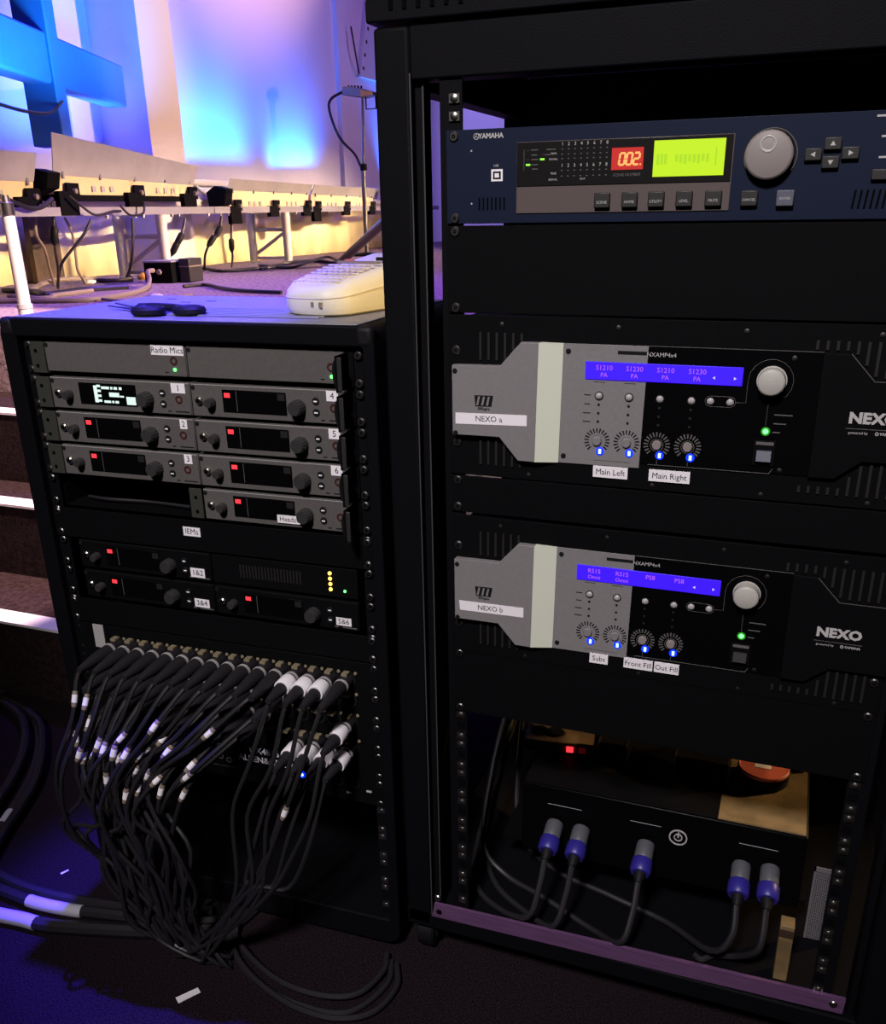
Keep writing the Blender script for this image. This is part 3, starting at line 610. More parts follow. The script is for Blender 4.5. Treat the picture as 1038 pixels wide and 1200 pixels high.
def receiver(x0,rz,label_,text=None,lit=False,face='grey',pos=None,group='half-width wireless receivers',iem=False):
    """half-rack receiver whose top left corner is x0, rz"""
    o=lthing('wireless_receiver' if not iem else 'monitor_transmitter',label_,'receiver' if not iem else 'transmitter',rz-.0415,group,x0); h=.0405
    MB().box(0,.2105,-.0,.19,0,h).build('body',M[face],o,.0008)
    MB().box(.0008,.2097,-.0012,0,.0008,h-.0008).build('front_plate',M[face],o,.0004)
    y=-.0012
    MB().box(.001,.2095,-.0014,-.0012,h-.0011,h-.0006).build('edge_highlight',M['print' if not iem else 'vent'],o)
    screw(o,.0035,h-.005,y,blk)
    j=link('headphone_jack',JACK,o,loc=(.0115,y,.020)); link('jack_hole',HOLE,j)
    link('volume_knob',VOL,o,loc=(.0285,y,.0185))
    w=MB().box(.0445,.1315,-.0022,y,.0075,h-.0055).build('display_window',M['gloss'],o,.0008,label='black display window')
    if not lit:
        MB().box(.0475,.0555,-.0026,-.0022,h-.0150,h-.0095).build('status_light',M['redled'],w,.0012,label='glowing red status light')
        MB().box(.0640,.0646,-.0024,-.0022,.009,h-.007).build('window_line',M['dimprint'],w)
        MB().box(.1205,.1300,-.0024,-.0022,h-.0155,h-.0075).build('dim_block',M['vent'],w)
    else:
        s=MB().box(.068,.073,-.0026,-.0022,.0105,h-.0085)
        for k in range(4): s.box(.073,.0785,-.0026,-.0022,.0115+k*.0062,.0145+k*.0062)
        s.build('meter_bar',M['oled'],w)
        s=MB()
        for x_,wd,zt in ((.080,.012,.0042),(.094,.003,.0042),(.099,.005,.0042),(.107,.004,.0042)): s.box(x_,x_+wd,-.0026,-.0022,h-.0125,h-.0092)
        s.box(.091,.106,-.0026,-.0022,.0185,.0240).box(.107,.113,-.0026,-.0022,.0185,.0205)
        s.box(.082,.092,-.0026,-.0022,.0105,.0135).box(.094,.097,-.0026,-.0022,.0105,.0135).box(.099,.104,-.0026,-.0022,.0105,.0135); s.build('screen_text',M['oled'],w)
        MB().box(.1165,.130,-.0026,-.0022,.0095,.0195).build('battery_box',M['oled'],w)
    link('jog_wheel',JOG,o,loc=(.1475,y,.0185))
    for zz in (.0265,.0130):
        b_=link('round_button',BTN,o,loc=(.1705,y,zz)); link('button_mark',BMARK,b_)
    if not iem: link('mute_ring',RING,o,loc=(.1938,y,.0195))
    MB().box(.176,.181,y-.0002,y,.0035,.0050).box(.187,.207,y-.0002,y,.0035,.0050).build('print_mark',M['ink' if not iem else 'dimprint'],o)
    if text: label(o,*text,y=-.0030 if text[4]=='Headset' else y-.0003)
    return o
rows=[-.0012-.0449*k for k in range(9)]
LX,RX=.0250,.2372
# row one: antenna splitters
for x0,lab,tx in ((LX,'grey half-width antenna splitter with sticker reading Radio Mics','Radio Mics'),(RX,'plain grey half-width antenna splitter with a single green light, top right of the case',None)):
    o=lthing('antenna_splitter',lab,'splitter',rows[0]-.0390,'antenna splitters',x0); h=.0385
    MB().box(0,.2105,0,.19,0,h).build('body',M['grey'],o,.0008); MB().box(.0008,.2097,-.0012,0,.0008,h-.0008).build('front_plate',M['grey'],o,.0004)
    screw(o,.0035,h-.005,-.0012,blk); link('power_ring',RING,o,loc=(.1932,-.0012,.0195))
    g=MB().cyl((.1935,-.0012,.0088),(0,-1,0),.0021,.0014,12,.0006).build('green_led',M['greenled'],o)
    MB().box(.179,.184,-.0014,-.0012,.0045,.0058).build('print_mark',M['ink'],o)
    if tx: label(o,.1620,.2085,h-.0125,h-.0006,tx,y=-.0012)
S3=lambda x,z0: None
nm=[(1,'1',(.1845,.2045,.0275,.0398)),(2,'2',(.1910,.2015,.0275,.0398)),(3,'3',(.1910,.2025,.0275,.0398))]
for k,t,bx in nm:
    receiver(LX,rows[k],('grey wireless receiver with lit white display, sticker reading 1' if k==1 else 'grey wireless receiver in the left column, dark display, sticker %s, %s'%(t,'between two other receivers' if k==2 else 'lowest of its column')),bx+(t,),k==1)
for k,t in ((1,'4'),(2,'5'),(3,'6')):
    receiver(RX,rows[k],'grey wireless receiver in the right column, sticker %s, %s'%(t,['directly under the plain splitter','second below the plain splitter','just above the Headset receiver'][k-1]),(.1850,.2000,.0275,.0398,t))
o=receiver(RX,rows[4],'lowest grey wireless receiver, with a sticker reading Headset over its display',(.1065,.1440,.0055,.0160,'Headset'))
# ears of the receiver rows
for k in range(4):
    o=lthing('rack_ear','olive grey drilled ear left of %s'%['the Radio Mics splitter','the receiver with the lit display','the receiver with sticker two','the receiver with sticker three'][k],'bracket',rows[k]-.0415,'left rack ears')
    MB().box(.0015,.0238,-.0015,.0010,0,.0400).build('ear_plate',M['ear'],o,.0005); MB().box(.0225,.0242,.001,.10,0,.0400).build('ear_flange',M['ear'],o)
    for z in (.009,.028): MB().cyl((.0105,-.0015,z),(0,-1,0),.0026,.0003,10).build('ear_hole',M['dark'],o)
for k in range(5):
    o=lthing('rack_ear','black ear with lacing bar, %s of five right of the grey receivers'%['topmost','second','middle','fourth','lowest'][k],'bracket',rows[k]-.0415,'right rack ears')
    MB().box(.4478,.4590,-.0015,.0010,0,.0400).build('ear_plate',M['black'],o,.0005)  # plate coloured black for the shade on this side
    MB().box(.4505,.4530,-.034,-.0015,-.001,.0400).build('side_cheek',M['black'],o,.0004)
    MB().box(.4530,.4585,-.034,-.031,.001,.0385).build('lacing_bar',M['button'],o,.0008)
    MB().tube(spline([(.4500,-.030,.034),(.4480,-.030,.028),(.4475,-.03,.021),(.4482,-.03,.013),(.4500,-.03,.006)],4),.0022,6).build('lead_loop',M['rubber'],o)
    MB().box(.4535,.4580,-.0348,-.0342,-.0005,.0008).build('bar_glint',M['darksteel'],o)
o=lthing('half_width_bracket','small olive grey drilled bracket left of the Headset receiver','bracket',rows[4]-.0415)
MB().box(.2165,.2350,-.0015,.001,0,.040).build('plate',M['ear'],o,.0005)
for z in (.009,.028): MB().cyl((.226,-.0015,z),(0,-1,0),.0026,.0003,10).build('hole',M['dark'],o)
o=lthing('rack_tray','dark empty half-width tray below the receiver with sticker 3','tray',rows[4]-.0430); MB().box(.012,.214,.004,.20,0,.002).box(.012,.0135,.004,.2,0,.03).build('tray',M['black'],o); MB().tube(spline([(.03,.03,.006),(.07,.02,.008),(.13,.03,.006),(.2,.02,.008)],5),.0022,6).build('patch_lead',M['cable2'],o)
o=lthing('blank_panel','black blank panel carrying the sticker reading IEMs','blank panel',rows[5]-.0425); MB().box(-.0080,.4730,-.0025,.0,0,.0420).build('panel',M['black'],o,.0005); label(o,.2010,.2270,.0200,.0325,'IEMs',y=-.0025)
for x in (0,.4651):
    for z in (.006,.036): screw(o,x,z,-.0025)
receiver(LX,rows[6],'upper left black in-ear transmitter, red light, sticker reading 1&2',(.1785,.2005,.0048,.0180,'1&2'),face='black',group='in-ear monitor transmitters',iem=True)
receiver(LX,rows[7],'lower left black in-ear transmitter, red light, sticker reading 3&4',(.1790,.2020,.0060,.0182,'3&4'),face='black',group='in-ear monitor transmitters',iem=True)
receiver(RX,rows[7],'right-hand black in-ear transmitter under the amber lights, sticker reading 5&6',(.1786,.2000,.0068,.0178,'5&6'),face='black',group='in-ear monitor transmitters',iem=True)
o=lthing('antenna_combiner','black antenna combiner with a column of four amber lights','combiner',rows[6]-.0415,None,RX); h=.0405
MB().box(0,.2105,0,.19,0,h).build('body',M['black'],o,.0008)
for k in range(20): MB().box(.042+k*.0046,.0443+k*.0046,-.0008,0,.012,.030).build('vent_slot',M['vent'],o)
for k in range(4): MB().cyl((.1730,0,.0325-.0073*k),(0,-1,0),.0024,.0016,12,.0006).build('amber_led',M['amberled'],o)
MB().cyl((.1928,0,.0100),(0,-1,0),.0018,.0014,10,.0005).build('green_led',M['greenled'],o)
o=lthing('blank_panel','black blank panel between the in-ear transmitters and the stage box','blank panel',rows[8]-.038); MB().box(-.0080,.4730,-.0025,.0,0,.0375).build('panel',M['black'],o,.0005)
for x in (0,.4651):
    for z in (.006,.032): screw(o,x,z,-.0025)

# ---- stage box
SB=lthing('stage_box','black stage box full of microphone plugs at the bottom of the low rack case','stage box',-.622); h=.222
MB().box(.020,.448,0,.20,0,h).build('chassis',M['black'],SB,.001)
MB().box(-.008,.473,-.0022,0,.0005,h-.0005).build('front_panel',M['black'],SB,.0006)
MB().box(.0255,.0430,-.0035,-.0022,.185,.2215).build('pale_tab',M['bead'],SB,label='pale grey tab')
sk=MB().ring((0,0,0),(0,-1,0),.0088,.0120,.0016,20); sk.mi=1; sk.cyl((0,0,0),(0,-1,0),.0088,.0003,18)
sk.mi=2; sk.box(-.0042,.0042,-.012,-.0016,.0095,.0130); sk.rev((.0118,-.0016,.0106),(0,-1,0),[(0,.0026),(.0014,.0018)],8)
SOCK=sk.mesh('socket',[M['rubber'],M['dark'],M['goldprint']])
ROWZ=[-.4275,-.459,-.491,-.531]; XX=lambda i:.0660+.0241*i
for r_ in range(4):
    for i in range(16):
        if r_==3 and i<10: continue
        link('socket',SOCK,SB,loc=(XX(i),-.0022,ROWZ[r_]+.622))
lettering('GX4816',.0098,.2640,.0545,-.0026,M['paper'],SB,'LEFT',bold=.0003); lettering('ALLEN&HEATH',.0098,.2450,.0395,-.0026,M['paper'],SB,'LEFT',bold=.0003)
MB().cyl((.3461,-.0022,.0287),(0,-1,0),.0026,.0018,12,.0006).build('blue_led',M['blueled'],SB)
MB().ring((.3461,-.0022,.0287),(0,-1,0),.0028,.0056,.0008,16).build('led_bezel',M['blueglow'],SB)
e=MB().box(.190,.238,-.0026,-.0022,.018,.0184).box(.190,.2104,-.0026,-.0022,.070,.0704)
for x,z in ((.200,.030),(.2150,.034),(.2150,.052),(.228,.03)): e.ring((x,-.0022,z),(0,-1,0),.0030,.0045,.0006,14)
e.build('network_ports_print',M['dimprint'],SB)
for x in (.38,.405,.43): MB().ring((x,-.0022,.03),(0,-1,0),.0045,.0070,.002,16).build('coax_port',M['darksteel'],SB)
for x,z in ((.415,.012),(.445,.02)): MB().box(x,x+.008,-.0026,-.0022,z,z+.003).build('print_mark',M['print'],SB)

# ---- microphone cables
PLUG=MB(); PLUG.rev((0,0,0),(0,-1,0),[(0,.0092),(.012,.0092),(.0125,.0098),(.018,.0098)],16)
PLUG.mi=1; PLUG.rev((0,-.018,0),(0,-1,0),[(0,.0103),(.0014,.0103)],16); PLUG.rev((0,-.0208,0),(0,-1,0),[(0,.0103),(.0014,.0103)],16)
PLUG.mi=0; PLUG.rev((0,-.0192,0),(0,-1,0),[(0,.0094),(.0013,.0094)],16); PLUG.rev((0,-.0217,0),(0,-1,0),[(0,.0098),(.020,.0094),(.036,.0078),(.052,.0058),(.062,.0040)],16)
PLUGM=PLUG.mesh('plug',[M['cable2'],M['bead']])
BAND=MB().rev((0,-.026,0),(0,-1,0),[(0,.0108),(.001,.0112),(.021,.0110),(.022,.0104)],18).mesh('white_band',M['paper'])
SLV=MB(); SLV.rev((0,0,-.011),(0,0,1),[(0,.0034),(.001,.0038),(.005,.0038)],10); SLV.mi=1; SLV.rev((0,0,-.006),(0,0,1),[(0,.0041),(.011,.0041)],10); SLV.mi=0; SLV.rev((0,0,.005),(0,0,1),[(0,.0038),(.005,.0038),(.006,.0034)],10)
SLVM=SLV.mesh('label_sleeve',[M['greycable'],M['paper']])
ORD=['first','second','third','fourth','fifth','sixth','seventh','eighth','ninth','tenth','eleventh','twelfth','thirteenth','fourteenth','fifteenth','sixteenth']
RN=['top row','second row','third row','bottom row']
FL=-.8698+.0034
def mic(i,r_,wide):
    x,z=XX(i),ROWZ[r_]
    banded=(r_==0 and 12<=i<=14) or r_>=2 and i>=12
    lab='black microphone cable on the %s socket of the stage box %s'%(ORD[i],RN[r_])
    if banded: lab='black microphone cable with white-banded plug, %s socket of the %s'%(ORD[i],RN[r_])
    o=lthing('microphone_cable',lab,'cable',z,'microphone cables on the stage box',x)
    o.location=LP(x,-.004,z)
    link('plug',PLUGM,o)
    if banded: link('white_band',BAND,o)
    rn=random.uniform
    if i>=12 or r_==3:
        j=(i-12)/3
        pts=[(x,-.064,z),(x-.004,-.085,z-.012),(x-.020+rn(-.006,.006),-.11,z-.085),(x-.045+rn(-.01,.01),-.118,z-.16),(.31+.03*j+rn(-.015,.015),-.125,-.70),(.262+rn(-.015,.015),-.125,-.79),(.205+rn(-.03,.02),-.105+rn(-.02,.02),FL),(.15,-.07+rn(-.02,.02),FL),(.13+rn(-.04,.04),.02,FL+.004),(.12,.12,FL+.004)]
    else:
        u=i/11
        x2=.045+.50*(x-.06)+rn(-.012,.012)+(.02*r_)
        pts=[(x,-.064,z),(x-.004-.008*u,-.088,z-.008),(x*.80+.012-.012*u,-.112-rn(0,.02),z-.06),(x2,-.118-rn(0,.035),z-.135),(.056+.62*(x-.06)+rn(-.022,.022),-.115-rn(0,.035),-.655),(.080+.52*(x-.06)+rn(-.025,.025),-.115-rn(0,.03),-.735),(.120+.36*(x-.06)+rn(-.025,.025),-.112-rn(0,.025),-.815),(.175+.26*(x-.06)+rn(-.03,.03),-.100-rn(0,.02),FL+rn(0,.014)),(.225,-.06+rn(-.03,.03),FL+rn(0,.006)),(.21+rn(-.04,.04),.02,FL+.004),(.20,.12,FL+.004)]
    P=[Vector(p)-Vector((x,0,z)) for p in pts]; P=[p+Vector((0,.004,0)) for p in P]
    sp=spline(P,5)
    MB().tube(sp,.0031,7).build('cable',M['cable'],o)
    if not banded and r_<3:
        k=random.choice((9,10,11,12,13,14)) if r_==0 else random.choice((8,9,10,11,12))
        if i<2: k=random.choice((8,9,10,12))
        d=(sp[k+1]-sp[k-1]).normalized()
        s=link('label_sleeve',SLVM,o,loc=sp[k],label='white printed label sleeve'); s.rotation_mode='QUATERNION'; s.rotation_quaternion=d.to_track_quat('Z','Y')
for i in range(16): mic(i,0,1)
for i in (0,1,2,3,4,5,6,7,8,9,11): mic(i,1,1)
for i in (1,2,3,5,6,8,9,10,15): mic(i,2,1)
for i in (12,13,14,15): mic(i,3,1)

# ================================================================ THINGS ON THE LOW RACK
TZ=OZ+.0287
kd=thing('keypad_device','cream plastic keypad label printer lying on the low rack case','keypad device',(-.211,.046,TZ),-.20)
KW,KL=.047,.215
def koutline(ins):
    w=KW-ins; r=.034; p=[]
    for i in range(9):
        a=math.radians(180+90*i/8); p.append((-w+r+r*math.cos(a),r+ins+r*math.sin(a)))
    for i in range(9):
        a=math.radians(270+90*i/8); p.append((w-r+r*math.cos(a),r+ins+r*math.sin(a)))
    for i in range(5):
        a=math.radians(90*i/4); p.append((w-.012+.012*math.cos(a),KL-ins-.012+.012*math.sin(a)))
    for i in range(5):
        a=math.radians(90+90*i/4); p.append((-w+.012+.012*math.cos(a),KL-ins-.012+.012*math.sin(a)))
    return p
def ktop(y):
    if y<.012: return .036
    if y<.105: return .036+(y-.012)*.22
    if y<.150: return .0565+(y-.105)*.16
    return .0637
b=MB(); rings=[]
for ins,f in ((.010,lambda y:0),(.003,lambda y:.003),(0,lambda y:.010),(0,lambda y:ktop(y)-.013),(.0015,lambda y:ktop(y)-.007),(.005,lambda y:ktop(y)-.002),(.011,lambda y:ktop(y))):
    p=koutline(ins); b.v+=[(x,y,f(y)) for x,y in p]; rings.append(len(p))
n=rings[0]
for k in range(len(rings)-1):
    for i in range(n): b.f.append((k*n+i,k*n+(i+1)%n,(k+1)*n+(i+1)%n,(k+1)*n+i))
b.f.append(tuple(range(n-1,-1,-1))); k=(len(rings)-1)*n
# top skin as strips between matching left and right outline points
L_=list(range(0,9))+list(range(n-1,22,-1)); R_=list(range(17,8,-1))+list(range(18,23))
b.f.append((k+8,k+9,k+10,k+7))
for i in range(7): b.f.append((k+7-i,k+10+i,k+11+i,k+6-i))
b.f.append((k+0,k+17,k+18,k+27))
for i in range(4): b.f.append((k+27-i,k+18+i,k+19+i,k+26-i))
b.m=[0]*len(b.f); b.build('case',M['cream'],kd)
p=koutline(-.0003); m_=MB()
m_.tube([(x,y,.0215+y*.09) for x,y in p],.0006,5,True); m_.build('case_seam',M['key'],kd)
ks=MB()
for r_ in range(7):
    for c_ in range(8):
        y=.026+r_*.0112; z=ktop(y); x=-.0315+c_*.009
        ks.box(x-.0033,x+.0033,y-.0036,y+.0036,z-.001,z+.0012)
ks.build('keypad',M['key'],kd,.0006,1,kind='stuff')
MB().box(-.034,.034,.1085,.1105,.055,.0585).build('screen_edge',M['greycable'],kd); MB().box(-.026,-.014,.114,.120,.056,.0600).build('red_key',M['salmon'],kd,label='red key'); MB().box(.014,.030,.128,.134,.058,.0622).build('black_key',M['ink'],kd,label='black key')
for x in (.012,.024): MB().box(x-.002,x+.002,-.0008,.002,.012,.018).build('port',M['greycable'],kd)
sc=thing('scissors','pair of scissors with dark ring handles lying on the low rack case','scissors',(-.404,.028,TZ))
for cx,cy,rot in ((-.012,-.012,.15),(.036,.006,-.1)):
    pts=[(cx+.0165*math.cos(t)*math.cos(rot)-.0125*math.sin(t)*math.sin(rot),cy+.0165*math.cos(t)*math.sin(rot)+.0125*math.sin(t)*math.cos(rot)) for t in [2*math.pi*i/22 for i in range(22)]]
    hd=MB().tube([(x,y,.006) for x,y in pts],.0060,8,True).build('ring_handle',M['rubber'],sc)
    MB().tube([(cx+(x-cx)*.80,cy+(y-cy)*.80,.007) for x,y in pts],.0024,6,True).build('grip_liner',M['teal'],hd,label='teal grip liner')
MB().tube(spline([(-.024,.0,.006),(-.036,.010,.006),(-.052,.018,.006)],4),[.006,.006,.006,.0055,.0055,.005,.005,.0045,.004],8).build('shank',M['rubber'],sc)
MB().tube(spline([(.022,.012,.0066),(-.0,.018,.0075),(-.03,.020,.0075),(-.052,.022,.0066)],4),.0050,8).build('shank',M['rubber'],sc)
for a,zz in ((2.72,.003),(2.60,.0055)):
    ca,sa=math.cos(a),math.sin(a); B0=(-.048,.018)
    def q(l,wd): return (B0[0]+ca*l-sa*wd,B0[1]+sa*l+ca*wd)
    p=[q(0,-.004),q(.09,-.0008),q(.09,.0004),q(0,.005)]
    MB().add([(x,y,zz) for x,y in p]+[(x,y,zz+.0016) for x,y in p],[(0,1,2,3),(7,6,5,4),(0,4,5,1),(1,5,6,2),(2,6,7,3),(3,7,4,0)]).build('blade',M['darksteel'],sc)
MB().cyl((-.05,.019,.003),(0,0,1),.0035,.006,12,.001).build('pivot',M['darksteel'],sc)

# ================================================================ FLOOR CABLES AND SCRAPS
def fcable(name,label,pts,r,m='cable',group='cables on the auditorium floor',lift=0,tape=None,n=6):
    P=[(p[0],p[1],(p[2] if len(p)>2 else 0)+r+lift+.0006) for p in pts]; sp=spline(P,n)
    o=thing(name,label,'cable',(P[0][0],P[0][1],0),0,group); o0=Vector((P[0][0],P[0][1],0))
    MB().tube([p-o0 for p in sp],r,8).build('cable',M[m],o)
    if tape:
        a,b=tape; i0=int(a*(len(sp)-1)); i1=max(i0+1,int(b*(len(sp)-1)))
        MB().tube([p-o0 for p in sp[i0:i1+1]],r*1.07,10).build('white_tape',M['tape'],o,label='white tape wrap')
    return o
g='coiled multicore cables by the steps'
fcable('multicore_cable','thick black cable, outer turn of the coil at the foot of the steps',[(-.831,-.078),(-.875,.003),(-.904,.072),(-.945,.153),(-1.004,.234),(-1.077,.307),(-1.148,.346),(-1.216,.366),(-1.29,.365)],.009,group=g,lift=.0,tape=(.16,.21))
fcable('multicore_cable','thick black cable, inner turn of the coil at the foot of the steps',[(-.885,-.026),(-.934,.061),(-.963,.122),(-1.019,.212),(-1.094,.29),(-1.161,.33),(-1.223,.348),(-1.29,.347)],.009,group=g,lift=.010)
fcable('multicore_cable','thick black cable, short outermost turn beside the coil',[(-.805,-.103),(-.849,-.013),(-.882,.066),(-.918,.138),(-.985,.226),(-1.06,.30),(-1.13,.335)],.008,group=g,lift=.012)
g='taped trunk cables on the floor'
fcable('trunk_cable','thick black cable with white tape, rear one of the taped pair',[(-.87,-.10),(-.80,-.112),(-.755,-.117),(-.68,-.121),(-.616,-.116),(-.567,-.106),(-.504,-.093),(-.43,-.078),(-.36,-.05)],.0095,group=g,tape=(.36,.565),n=8)
fcable('trunk_cable','thick black cable with white tape, front one of the taped pair',[(-.83,-.175),(-.742,-.165),(-.712,-.163),(-.664,-.158),(-.624,-.156),(-.564,-.141),(-.484,-.118),(-.417,-.094),(-.34,-.06)],.0105,group=g,tape=(.10,.46),n=8)
fcable('trunk_cable','plain thick black cable running behind the taped pair',[(-.90,-.045),(-.831,-.078),(-.782,-.090),(-.715,-.098),(-.646,-.096),(-.57,-.086),(-.481,-.068),(-.40,-.04)],.0085,group=g)
g='looped cables in front of the low rack case'
fcable('loose_cable','slim black cable looped on the carpet, middle loop of three',[(-.405,-.022),(-.365,-.056),(-.333,-.091),(-.288,-.124),(-.231,-.144),(-.174,-.150),(-.125,-.143),(-.100,-.115),(-.088,-.071),(-.099,-.035)],.0042,'cable2',g)
fcable('loose_cable','slim black cable looped on the carpet, inner loop of three',[(-.38,-.023),(-.344,-.067),(-.302,-.098),(-.243,-.124),(-.19,-.132),(-.141,-.125),(-.112,-.104),(-.1,-.059),(-.108,-.03)],.0042,'cable2',g,.006)
fcable('loose_cable','slim black cable looped on the carpet, outer loop of three',[(-.396,-.018),(-.345,-.077),(-.302,-.115),(-.247,-.142),(-.187,-.158),(-.128,-.156),(-.085,-.130),(-.072,-.079),(-.088,-.04)],.0042,'cable2',g,.003)
fcable('loose_cable','slim shiny cable lying alone inside the foot of the low rack case',[(-.362,.161),(-.316,.114),(-.276,.077),(-.238,.049),(-.191,.046),(-.142,.050)],.0030,'greycable',g)
def sheet(name,label,cx,cy,L,Wd,rot,m='paper'):
    c,s=math.cos(rot),math.sin(rot); p=[(a*L/2,b_*Wd/2) for a,b_ in ((-1,-1),(1,-1),(1,1),(-1,1))]
    o=MB().add([(a*c-b_*s,a*s+b_*c,.0015+(.0015 if i in(1,) else 0)) for i,(a,b_) in enumerate(p)]+[(a*c-b_*s,a*s+b_*c,.0021+(.0015 if i in(1,) else 0)) for i,(a,b_) in enumerate(p)],[(0,3,2,1),(4,5,6,7),(0,1,5,4),(1,2,6,5),(2,3,7,6),(3,0,4,7)]).build(name,M[m],None,loc=(cx,cy,0))
    return tag(o,label,'paper scrap','paper scraps on the carpet')
sheet('paper_scrap','larger white paper scrap on the carpet in front of the cable loops',-.3425,-.187,.032,.012,.95)
sheet('paper_scrap','small white paper scrap on the carpet behind the taped cables',-.6925,-.040,.013,.005,1.1)
sheet('paper_scrap','small brownish paper scrap on the carpet under the low rack case',-.2305,.060,.016,.007,1.3)

# ================================================================ STAGE: TRUSS, BATTENS, CROSS
TA=Vector((-2.556,2.741,ST_Z)); TR=math.radians(94.765)
def sthing(name,label,cat,s=0,y=0,z=0,group=None):
    d=Vector((math.cos(TR),math.sin(TR),0)); n_=Vector((-math.sin(TR),math.cos(TR),0))
    return thing(name,label,cat,TA+d*s+n_*y+Vector((0,0,z)),TR,group)
tr=sthing('lighting_truss','low white lighting truss on short legs carrying the silver light battens','truss')
S0,S1=-2.2,4.4
for y,z,r in ((.0,.335,.024),(.105,.335,.024),(.02,.425,.016),(.105,.425,.016)): MB().tube([(S0,y,z),(S1,y,z)],r,14).build('chord',M['truss'],tr)
for k in range(26):
    a=S0+.12+k*.25; 
    MB().tube([(a,.0,.335),(a+.125,.02,.425)],.008,8).build('brace',M['truss'],tr); MB().tube([(a+.125,.02,.425),(a+.25,.0,.335)],.008,8).build('brace',M['truss'],tr)
    if k%2==0: MB().tube([(a,.0,.335),(a,.105,.335)],.008,8).build('brace',M['truss'],tr); MB().tube([(a,.105,.335),(a+.125,.105,.425)],.008,8).build('brace',M['truss'],tr)
for a,b_ in ((S0,-.21),(-.205,.46),(.465,S1)):
    MB().box(a,b_,-.132,-.126,.279,.311).build('mounting_bar',M['trussbar'],tr,.001)
for s_,nm_ in ((.0,'A'),(1.31,'B')):
    for y,s2 in ((-.108,s_+.01),(.105,s_-.012)):
        l=MB().rev((s2,y,0),(0,0,1),[(0,.030),(.012,.030),(.014,.024),(.31,.024)],18); l.rev((s2,y,.235),(0,0,1),[(0,.0262),(.03,.0262)],18); l.build('leg',M['truss'],tr)
        MB().cyl((s2+.024,y,.25),(1,0,0),.008,.014,10).build('leg_bolt',M['steel'],tr)
    MB().tube([(s_,-.128,.295),(s_,.105,.308)],.012,10).build('cross_tube',M['truss'],tr)
    MB().tube([(s_,-.108,.185),(s_,.105,.185)],.011,10).build('cross_tube',M['truss'],tr)
    MB().tube([(s_,-.108,.175),(s_,.105,.045)],.010,10).build('cross_tube',M['truss'],tr)
    MB().tube([(s_,-.108,.03),(s_,.105,.03)],.008,8).build('cross_tube',M['truss'],tr)
for s_ in (-.42,-.22,-.16,.07,.13,.40,.52,.60,.85,1.2,1.42,1.9,2.3):
    MB().cyl((s_,-.129,.2795),(0,0,-1),.007,.012,8).build('clamp_bolt',M['steel'],tr)
def batten(s0,s1,zt,zh,zb,dy,label,ztr=None,zhr=None,group='light battens along the truss',cap=True):
    ztr=ztr or zt; zhr=zhr or zh
    o=sthing('light_batten',label,'light batten',s0,0,0,group); L=s1-s0
    y=-.125+dy
    MB().add([(0,y,zh),(L,y,zhr),(L-.004,y-.035,ztr),(-.018,y-.035,zt),(0,y+.004,zh),(L,y+.004,zhr),(L-.004,y-.031,ztr),(-.018,y-.031,zt)],
       [(0,3,2,1),(4,5,6,7),(0,1,5,4),(1,2,6,5),(2,3,7,6),(3,0,4,7)]).build('reflector_flap',M['flap'],o,.0008)
    MB().add([(.002,y+.001,zh),(.002,y+.014,zb),(.002,y+.085,zb),(.002,y+.09,zh),(L-.002,y+.001,zhr),(L-.002,y+.014,zb),(L-.002,y+.085,zb),(L-.002,y+.09,zhr)],[(0,1,2,3),(7,6,5,4),(0,4,5,1),(1,5,6,2),(2,6,7,3),(3,7,4,0)]).build('body',M['body'],o,.002)
    MB().box(0,L,y+.010,y+.08,zb-.010 if zb<.33 else zb-.022,zb).build('lower_rail',M['black'],o)
    if cap: MB().prismx([(y-.02,zb+.02),(y-.035,zh+.005),(y+.03,zh+.02),(y+.08,zh-.01),(y+.07,zb-.01)],-.075,-.002).build('end_cap',M['black'],o,.003)
    for s_ in (.055,L*.5,L-.06):
        br=MB().box(s_-.055,s_+.055,y-.012,y+.012,zb-.075 if s_<.1 else zb-.045,zb+.012).box(s_+.0,s_+.075,y-.010,y+.001,zb-.012,zb+.042)
        br=br.build('yoke_bracket',M['black'],o,.002); MB().cyl((s_+.035,y-.012,zb+.012),(0,-1,0),.010,.014,10,.002).build('yoke_knob',M['goldprint'],br)
    for s_ in (.24,.30,.36,.70,.76,.82):
        MB().box(s_*L-.011,s_*L+.011,y-.0005+.004,y+.006,zb+.012,zb+.034).build('vent_window',M['bead'],o)
    for s_ in (.05,.28,.52,.75,.96): MB().box(s_*L-.005,s_*L+.005,y-.006,y,zh-.014,zh+.012).build('hinge',M['trussbar'],o)
    return o
batten(-.71,.300,.568,.426,.356,0,'nearest large silver light batten with tall raised flap',.487,.405)
batten(.625,1.640,.442,.388,.302,.0,'middle light batten, tan lit body under a low flap',.432,.378)
batten(1.675,2.770,.432,.378,.298,.0,'far light batten meeting the middle one end to end',.422,.366,cap=False)
batten(-1.80,-.80,.495,.400,.335,.02,'leftmost light batten, mostly out of view behind the black end cap')
